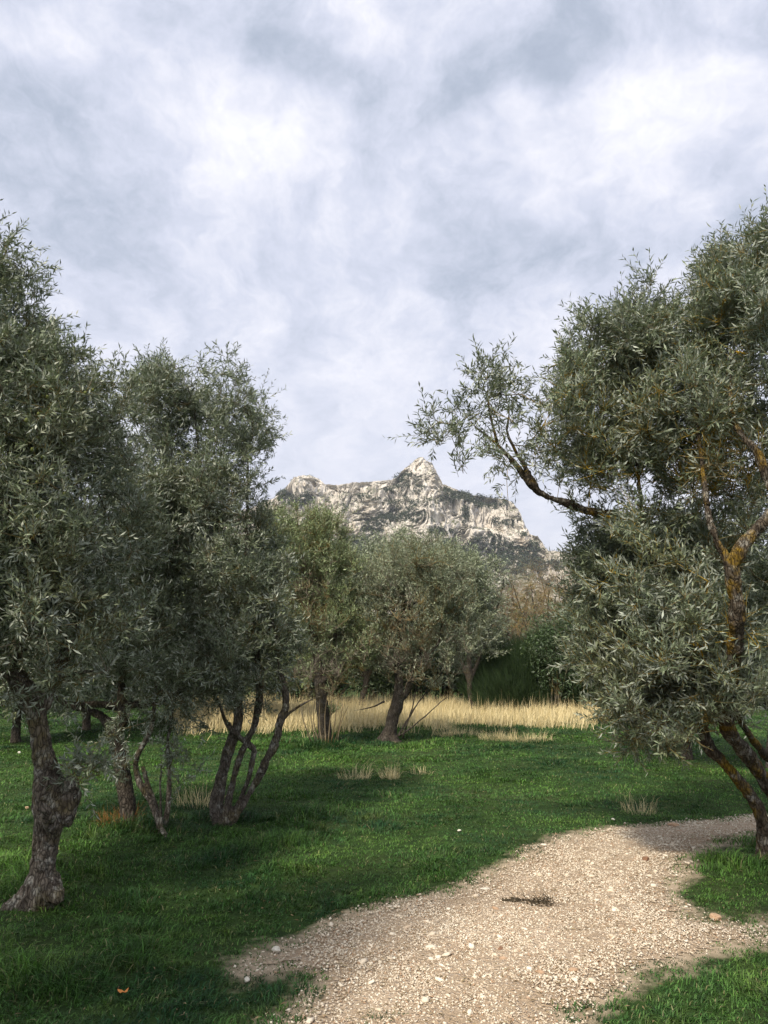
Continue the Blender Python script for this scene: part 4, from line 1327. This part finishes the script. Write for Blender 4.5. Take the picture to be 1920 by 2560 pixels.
ii = (np.arange(nu - 1)[:, None] * nt_ + np.arange(nt_ - 1)[None, :]).ravel()
MF = np.stack([ii, ii + nt_, ii + nt_ + 1, ii + 1], 1)
o = mesh_np("mountain", MV, MF, rock_mat(), smooth=False)
tag(o, "pale limestone mountain with cliffs and a small summit knob", kind="structure")
nf = len(o.data.polygons)
fn = np.empty(nf * 3, np.float32); o.data.polygons.foreach_get("normal", fn); fn = fn.reshape(-1, 3)
fc_ = np.empty(nf * 3, np.float32); o.data.polygons.foreach_get("center", fc_); fc_ = fc_.reshape(-1, 3)
fa_ = np.empty(nf, np.float32); o.data.polygons.foreach_get("area", fa_)


def clumps(cent, size, per, mat, name, label, cat, seed, leafk=.30):
    rg = np.random.default_rng(seed)
    n = len(cent)
    q = nrm(rg.normal(size=(n, per, 3))) * (rg.random((n, per, 1)) ** .4)
    pos = (cent[:, None] + q * size[:, None, None] * np.array([1, 1, .75]) + np.array([0, 0, .45]) * size[:, None, None]).reshape(-1, 3)
    s = np.repeat(size, per) * leafk
    V, F = leaves(pos, nrm(rg.normal(size=pos.shape)), nrm(rg.normal(size=pos.shape) + [0, 0, .7]), s * 1.6, s)
    tag(mesh_np(name, V, F, mat), label, cat, kind="stuff")


rg = np.random.default_rng(9)
fuv = to_uv(fc_.astype(float))
vis = (fuv[:, 0] > 300) & (fuv[:, 0] < 1400)
nzm = fn[:, 2] * np.sign(fn[:, 2] + 1e-6)
# scrub on the ledges
pr_ = fa_ * np.clip((np.abs(fn[:, 2]) - .45) / .3, 0, 1) * (fbm(fc_ / 16.0, 3, 3) > -.1) * (fuv[:, 1] < 1260)
pr_ = pr_ * vis
ch = rg.choice(nf, 4600, p=pr_ / pr_.sum())
clumps(fc_[ch], rg.uniform(.5, 1.5, len(ch)), 16, M_scrub, "mountain_scrub", "low scrub growing along the ledges of the mountain", "scrub", 5)
# darker woods where the photograph has them
w_ = np.zeros(nf)
for (u, v, ru, rv_, k) in [(636, 1082, 34, 14, 1), (665, 1072, 14, 9, 1), (610, 1068, 16, 6, .6), (800, 1150, 26, 26, .9), (760, 1175, 40, 14, 1), (872, 1114, 55, 14, .8), (850, 1085, 50, 12, .4), (880, 1060, 48, 14, .5), (880, 1035, 30, 12, .4), (915, 1090, 30, 8, .5), (830, 1130, 18, 12, .6), (740, 1100, 10, 16, .3), (780, 1075, 30, 4, .4),
                           (955, 1150, 26, 9, .8), (920, 1125, 20, 6, .5), (1000, 1076, 58, 10, .8), (1060, 1090, 55, 9, .8), (962, 1075, 16, 20, .3),
                           (975, 1178, 22, 12, 1), (1000, 1200, 50, 18, 1.2), (1060, 1178, 52, 20, 1.3), (1100, 1200, 60, 24, 1.3), (1085, 1130, 24, 9, .9), (1005, 1110, 7, 22, .9), (1145, 1184, 26, 10, 1), (1130, 1160, 10, 8, .6),
                           (960, 1230, 120, 22, 1.2), (1130, 1225, 90, 16, 1.2), (700, 1200, 160, 30, 1), (900, 1190, 60, 12, .6)]:
    w_ = np.maximum(w_, k * (((fuv[:, 0] - u) / ru) ** 2 + ((fuv[:, 1] - v) / rv_) ** 2 < 1 + .5 * fbm(fc_ / 9.0, 2, 4)))
w_ = w_ * fa_ * (fc_[:, 1] < Y0 + 5)
ch = rg.choice(nf, 5600, p=w_ / w_.sum())
clumps(fc_[ch], rg.uniform(.9, 3.0, len(ch)), 26, M_pine, "pine_wood", "dark pines and holm oaks growing over the foot and gullies of the mountain", "wood", 6)
lo = fa_ * (fuv[:, 1] > 1205) * (fc_[:, 1] < Y0) * (np.abs(fc_[:, 0]) < 420)
ch = rg.choice(nf, 2600, p=lo / lo.sum())
clumps(fc_[ch], rg.uniform(2.0, 5.0, len(ch)), 30, M_pine, "hillside_wood", "dark wood covering the lower slope of the mountain", "wood", 7, .25)


# ------------------------------------------------------------------ small things
def tuft(label, u, v, h, n, mat, seed, w=.12, name="dry_grass_tuft", cat="grass tuft"):
    rg = np.random.default_rng(seed)
    g0 = G(u, v)
    z = gz(g0[0], g0[1])[0]
    n = int(n * 1.7)
    az = rg.uniform(0, 2 * math.pi, n); r = w * np.sqrt(rg.random(n))
    pos = np.stack([np.cos(az) * r, np.sin(az) * r, np.zeros(n) - .004], 1)
    sc = 1 + max(0, g0[1] - 6) * .06
    V, F4, F3 = blades(pos, h * (.3 + .85 * rg.random(n) ** 1.6), rg.uniform(.0022, .0042, n) * sc, np.clip(rg.normal(.8, .4, n), 0, 1.4), az + rg.normal(0, .5, n), rg)
    o = mesh_np(name, V, [F4, F3], mat)
    o.location = (g0[0], g0[1], z)
    tag(o, label, cat)


tuft("straw tuft in the lawn below the bushy olive, leftmost of the three standing together", 765, 1680, .34, 60, M_straw, 401, .22)
tuft("dense straw tuft in the lawn in front of the central olive", 845, 1680, .36, 80, M_straw, 402, .14)
tuft("small faint straw tuft in the lawn right of the dense one", 912, 1672, .26, 30, M_straw, 403, .16)
tuft("upright straw tuft on the lawn just above the far bend of the path", 1380, 1752, .34, 45, M_straw, 404, .18)
tuft("low straw tuft in the lawn right of the central olive, nearer the golden grass", 1075, 1596, .30, 220, M_straw, 405, .40)
tuft("low straw tuft beside it, toward the leaning olive", 1148, 1600, .30, 200, M_straw, 406, .42)
tuft("wide straw tuft at the edge of the golden grass, right of the central olive", 985, 1588, .30, 200, M_straw, 407, .45)
tuft("rust-coloured dry grass clump at the foot of the slender olive", 258, 1790, .26, 170, M_straw_red, 408, .18)
tuft("pale dry weeds standing left of the clustered stems", 435, 1745, .42, 70, M_straw, 409, .25)

rgs = np.random.default_rng(66)


def stone(label, u, v, size, mat, seed, flat=.6, name="stone", cat="stone", lift=.3):
    rg = np.random.default_rng(seed)
    t = (1 + 5 ** 0.5) / 2
    g0 = G(u, v)
    z = gz(g0[0], g0[1])[0] + .012
    import bmesh
    bm = bmesh.new()
    bmesh.ops.create_icosphere(bm, subdivisions=3, radius=1)
    cuts = [nrm(rg.normal(size=3)) for _ in range(9)]
    for vv in bm.verts:
        p = np.array(vv.co)
        for c in cuts:
            dd = np.dot(p, c) - .68
            if dd > 0: p = p - c * dd
        p = p * (1 + .06 * mnoise.noise(Vector(p * 3 + seed)))
        vv.co = Vector(p * np.array([size, size * .7, size * flat]))
    me = bpy.data.meshes.new(name); bm.to_mesh(me); bm.free()
    me.materials.append(mat)
    o = bpy.data.objects.new(name, me); C.objects.link(o)
    o.location = (g0[0], g0[1], z + size * flat * lift)
    o.rotation_euler = (0, 0, rg.uniform(0, 6))
    tag(o, label, cat)
    return o


stone("reddish brown stone on the upper part of the path, near the inner bend", 1395, 1866, .042, M_stone_brown, 1)
stone("small dark brown stone on the lower path below the dark droppings", 1082, 2068, .024, M_stone_brown, 2)
stone("buff flat stone where the side path meets the grass island", 1546, 1992, .05, M_stone_orange, 3, .4)
stone("pale stone at the far edge of the path, beside the lawn", 1455, 1786, .055, M_stone_orange, 4, .5)
stone("pale stone on the path edge at lower left, below the tongue of grass", 533, 2127, .022, M_stone_white, 5)
stone("small white stone in the shaded grass left of the path", 597, 2150 - 85, .03, M_stone_white, 6)
stone("small white stone far back in the lawn left of the gnarled trunk", 41, 1630, .035, M_stone_white, 7)
stone("buff stone in the lawn close beside the left flank of the gnarled trunk", 58, 1751, .03, M_stone_orange, 8)
stone("pale stone on the middle of the path above the dark droppings", 1048, 1932, .035, M_stone_white, 9, .4)
stone("white stone in the lawn between the clustered stems and the path", 992, 1802, .022, M_stone_white, 10, .4)
stone("white stone in the lawn above the far stretch of the path", 1325, 1773, .03, M_stone_white, 11, .4)

# litter of dead olive leaves and twigs
rl = np.random.default_rng(99)
n = 9000
y = 2.4 + 10 * rl.random(n) ** 1.3; x = (rl.random(n) * 2 - 1) * (.6 * y + .6)
sl = path_s(x, y)
k = ((sl > -.15) & (sl < .6)) | (rl.random(n) < .14)
x, y, sl = x[k], y[k], sl[k]; n = len(x)
a = rl.uniform(0, 6.283, n)
d = nrm(np.stack([np.cos(a), np.sin(a), rl.normal(0, .18, n)], 1))
hh = np.where(sl > 0, .022, .018 + .03 * rl.random(n))
V, F = leaves(np.column_stack([x, y, gz(x, y) + hh]), d, nrm(rl.normal(0, .3, (n, 3)) + [0, 0, 1]), rl.uniform(.015, .042, n), rl.uniform(.005, .010, n), .1)
o = mesh_np("leaf_litter", V, F, mat_dry("dead_leaf", (0.12, 0.08, 0.04), (0.34, 0.27, 0.15)))
tag(o, "dead olive leaves scattered in the grass and over the path", "leaf litter", kind="stuff")

# droppings and torn grass on the path
for (u, v, nst, ngr, wx, lab, cat, nm) in [(1112, 1961, 46, 10, .035, "small heap of crumbled dark droppings in the middle of the path", "droppings", "dung_pile"),
                                           (1165, 1966, 14, 90, .055, "uprooted dark grass clump beside the droppings on the path", "grass clump", "uprooted_clump")]:
    acc = Acc()
    g0 = G(u, v)
    V, F = rough_stones(np.stack([rgs.normal(0, wx, nst), rgs.normal(0, wx * .6, nst), rgs.uniform(.004, .016, nst)], 1), rgs.uniform(.006, .014, nst), .8, rgs)
    acc.add(V, F)
    p0 = np.stack([rgs.normal(0, wx, ngr), rgs.normal(0, wx * .6, ngr), np.full(ngr, .012)], 1)
    p1 = p0 + rgs.normal(0, .045, (ngr, 3)) * [1, 1, .5] + [0, 0, .01]
    V, F = frusta(p0, p1, np.full(ngr, .0022), np.full(ngr, .001), 3)
    acc.add(V, F)
    o = acc.build(nm, M_debris)
    o.location = (g0[0], g0[1], gz(g0[0], g0[1])[0] + .012)
    tag(o, lab, cat)

# fallen orange leaf
m, g = new_mat("fallen_leaf")
surf(g, (0.62, 0.25, 0.07, 1), .7, .2)
pts = [(-1, 0), (-.7, .35), (-.3, .25), (.1, .42), (.6, .3), (1, .12), (.9, -.2), (.5, -.12), (.1, -.4), (-.4, -.22), (-.8, -.3)]
V = np.array([(a * .026, b * .026, .004 + .012 * abs(a) ** 2 + .006 * math.sin(9 * b)) for a, b in pts] + [(0, 0, 0)] +
             [(a * .026, b * .026, .0028 + .012 * abs(a) ** 2 + .006 * math.sin(9 * b)) for a, b in pts] + [(0, 0, -.0012)])
n = len(pts)
F = [(n, i, (i + 1) % n) for i in range(n)] + [(2 * n + 1, n + 1 + (i + 1) % n, n + 1 + i) for i in range(n)]
o = mesh_np("fallen_leaf", V, np.array(F), m)
g0 = G(264, 2167)
o.location = (g0[0], g0[1], gz(g0[0], g0[1])[0] + .045)
tag(o, "single orange dead leaf lying in the grass at lower left", "leaf")


# ------------------------------------------------------------------ the air between here and the mountain
hx0, hx1, hy0, hy1, hz0, hz1 = -2600, 2600, -500, 3600, -12, 230
V = np.array([(a, b, c) for a in (hx0, hx1) for b in (hy0, hy1) for c in (hz0, hz1)], float)
F = np.array([(0, 1, 3, 2), (4, 6, 7, 5), (0, 4, 5, 1), (2, 3, 7, 6), (0, 2, 6, 4), (1, 5, 7, 3)])
m = bpy.data.materials.new("haze_air"); m.use_nodes = True
g = NT(m.node_tree)
vol = g.n('ShaderNodeVolumePrincipled', {'Color': (0.80, 0.86, 0.95, 1), 'Density': 0.0002, 'Anisotropy': 0.2})
g.n('ShaderNodeOutputMaterial', {'Volume': vol.outputs[0]})
o = mesh_np("haze", V, F, m)
tag(o, "thin pale haze in front of the distant mountain", "haze", kind="stuff")
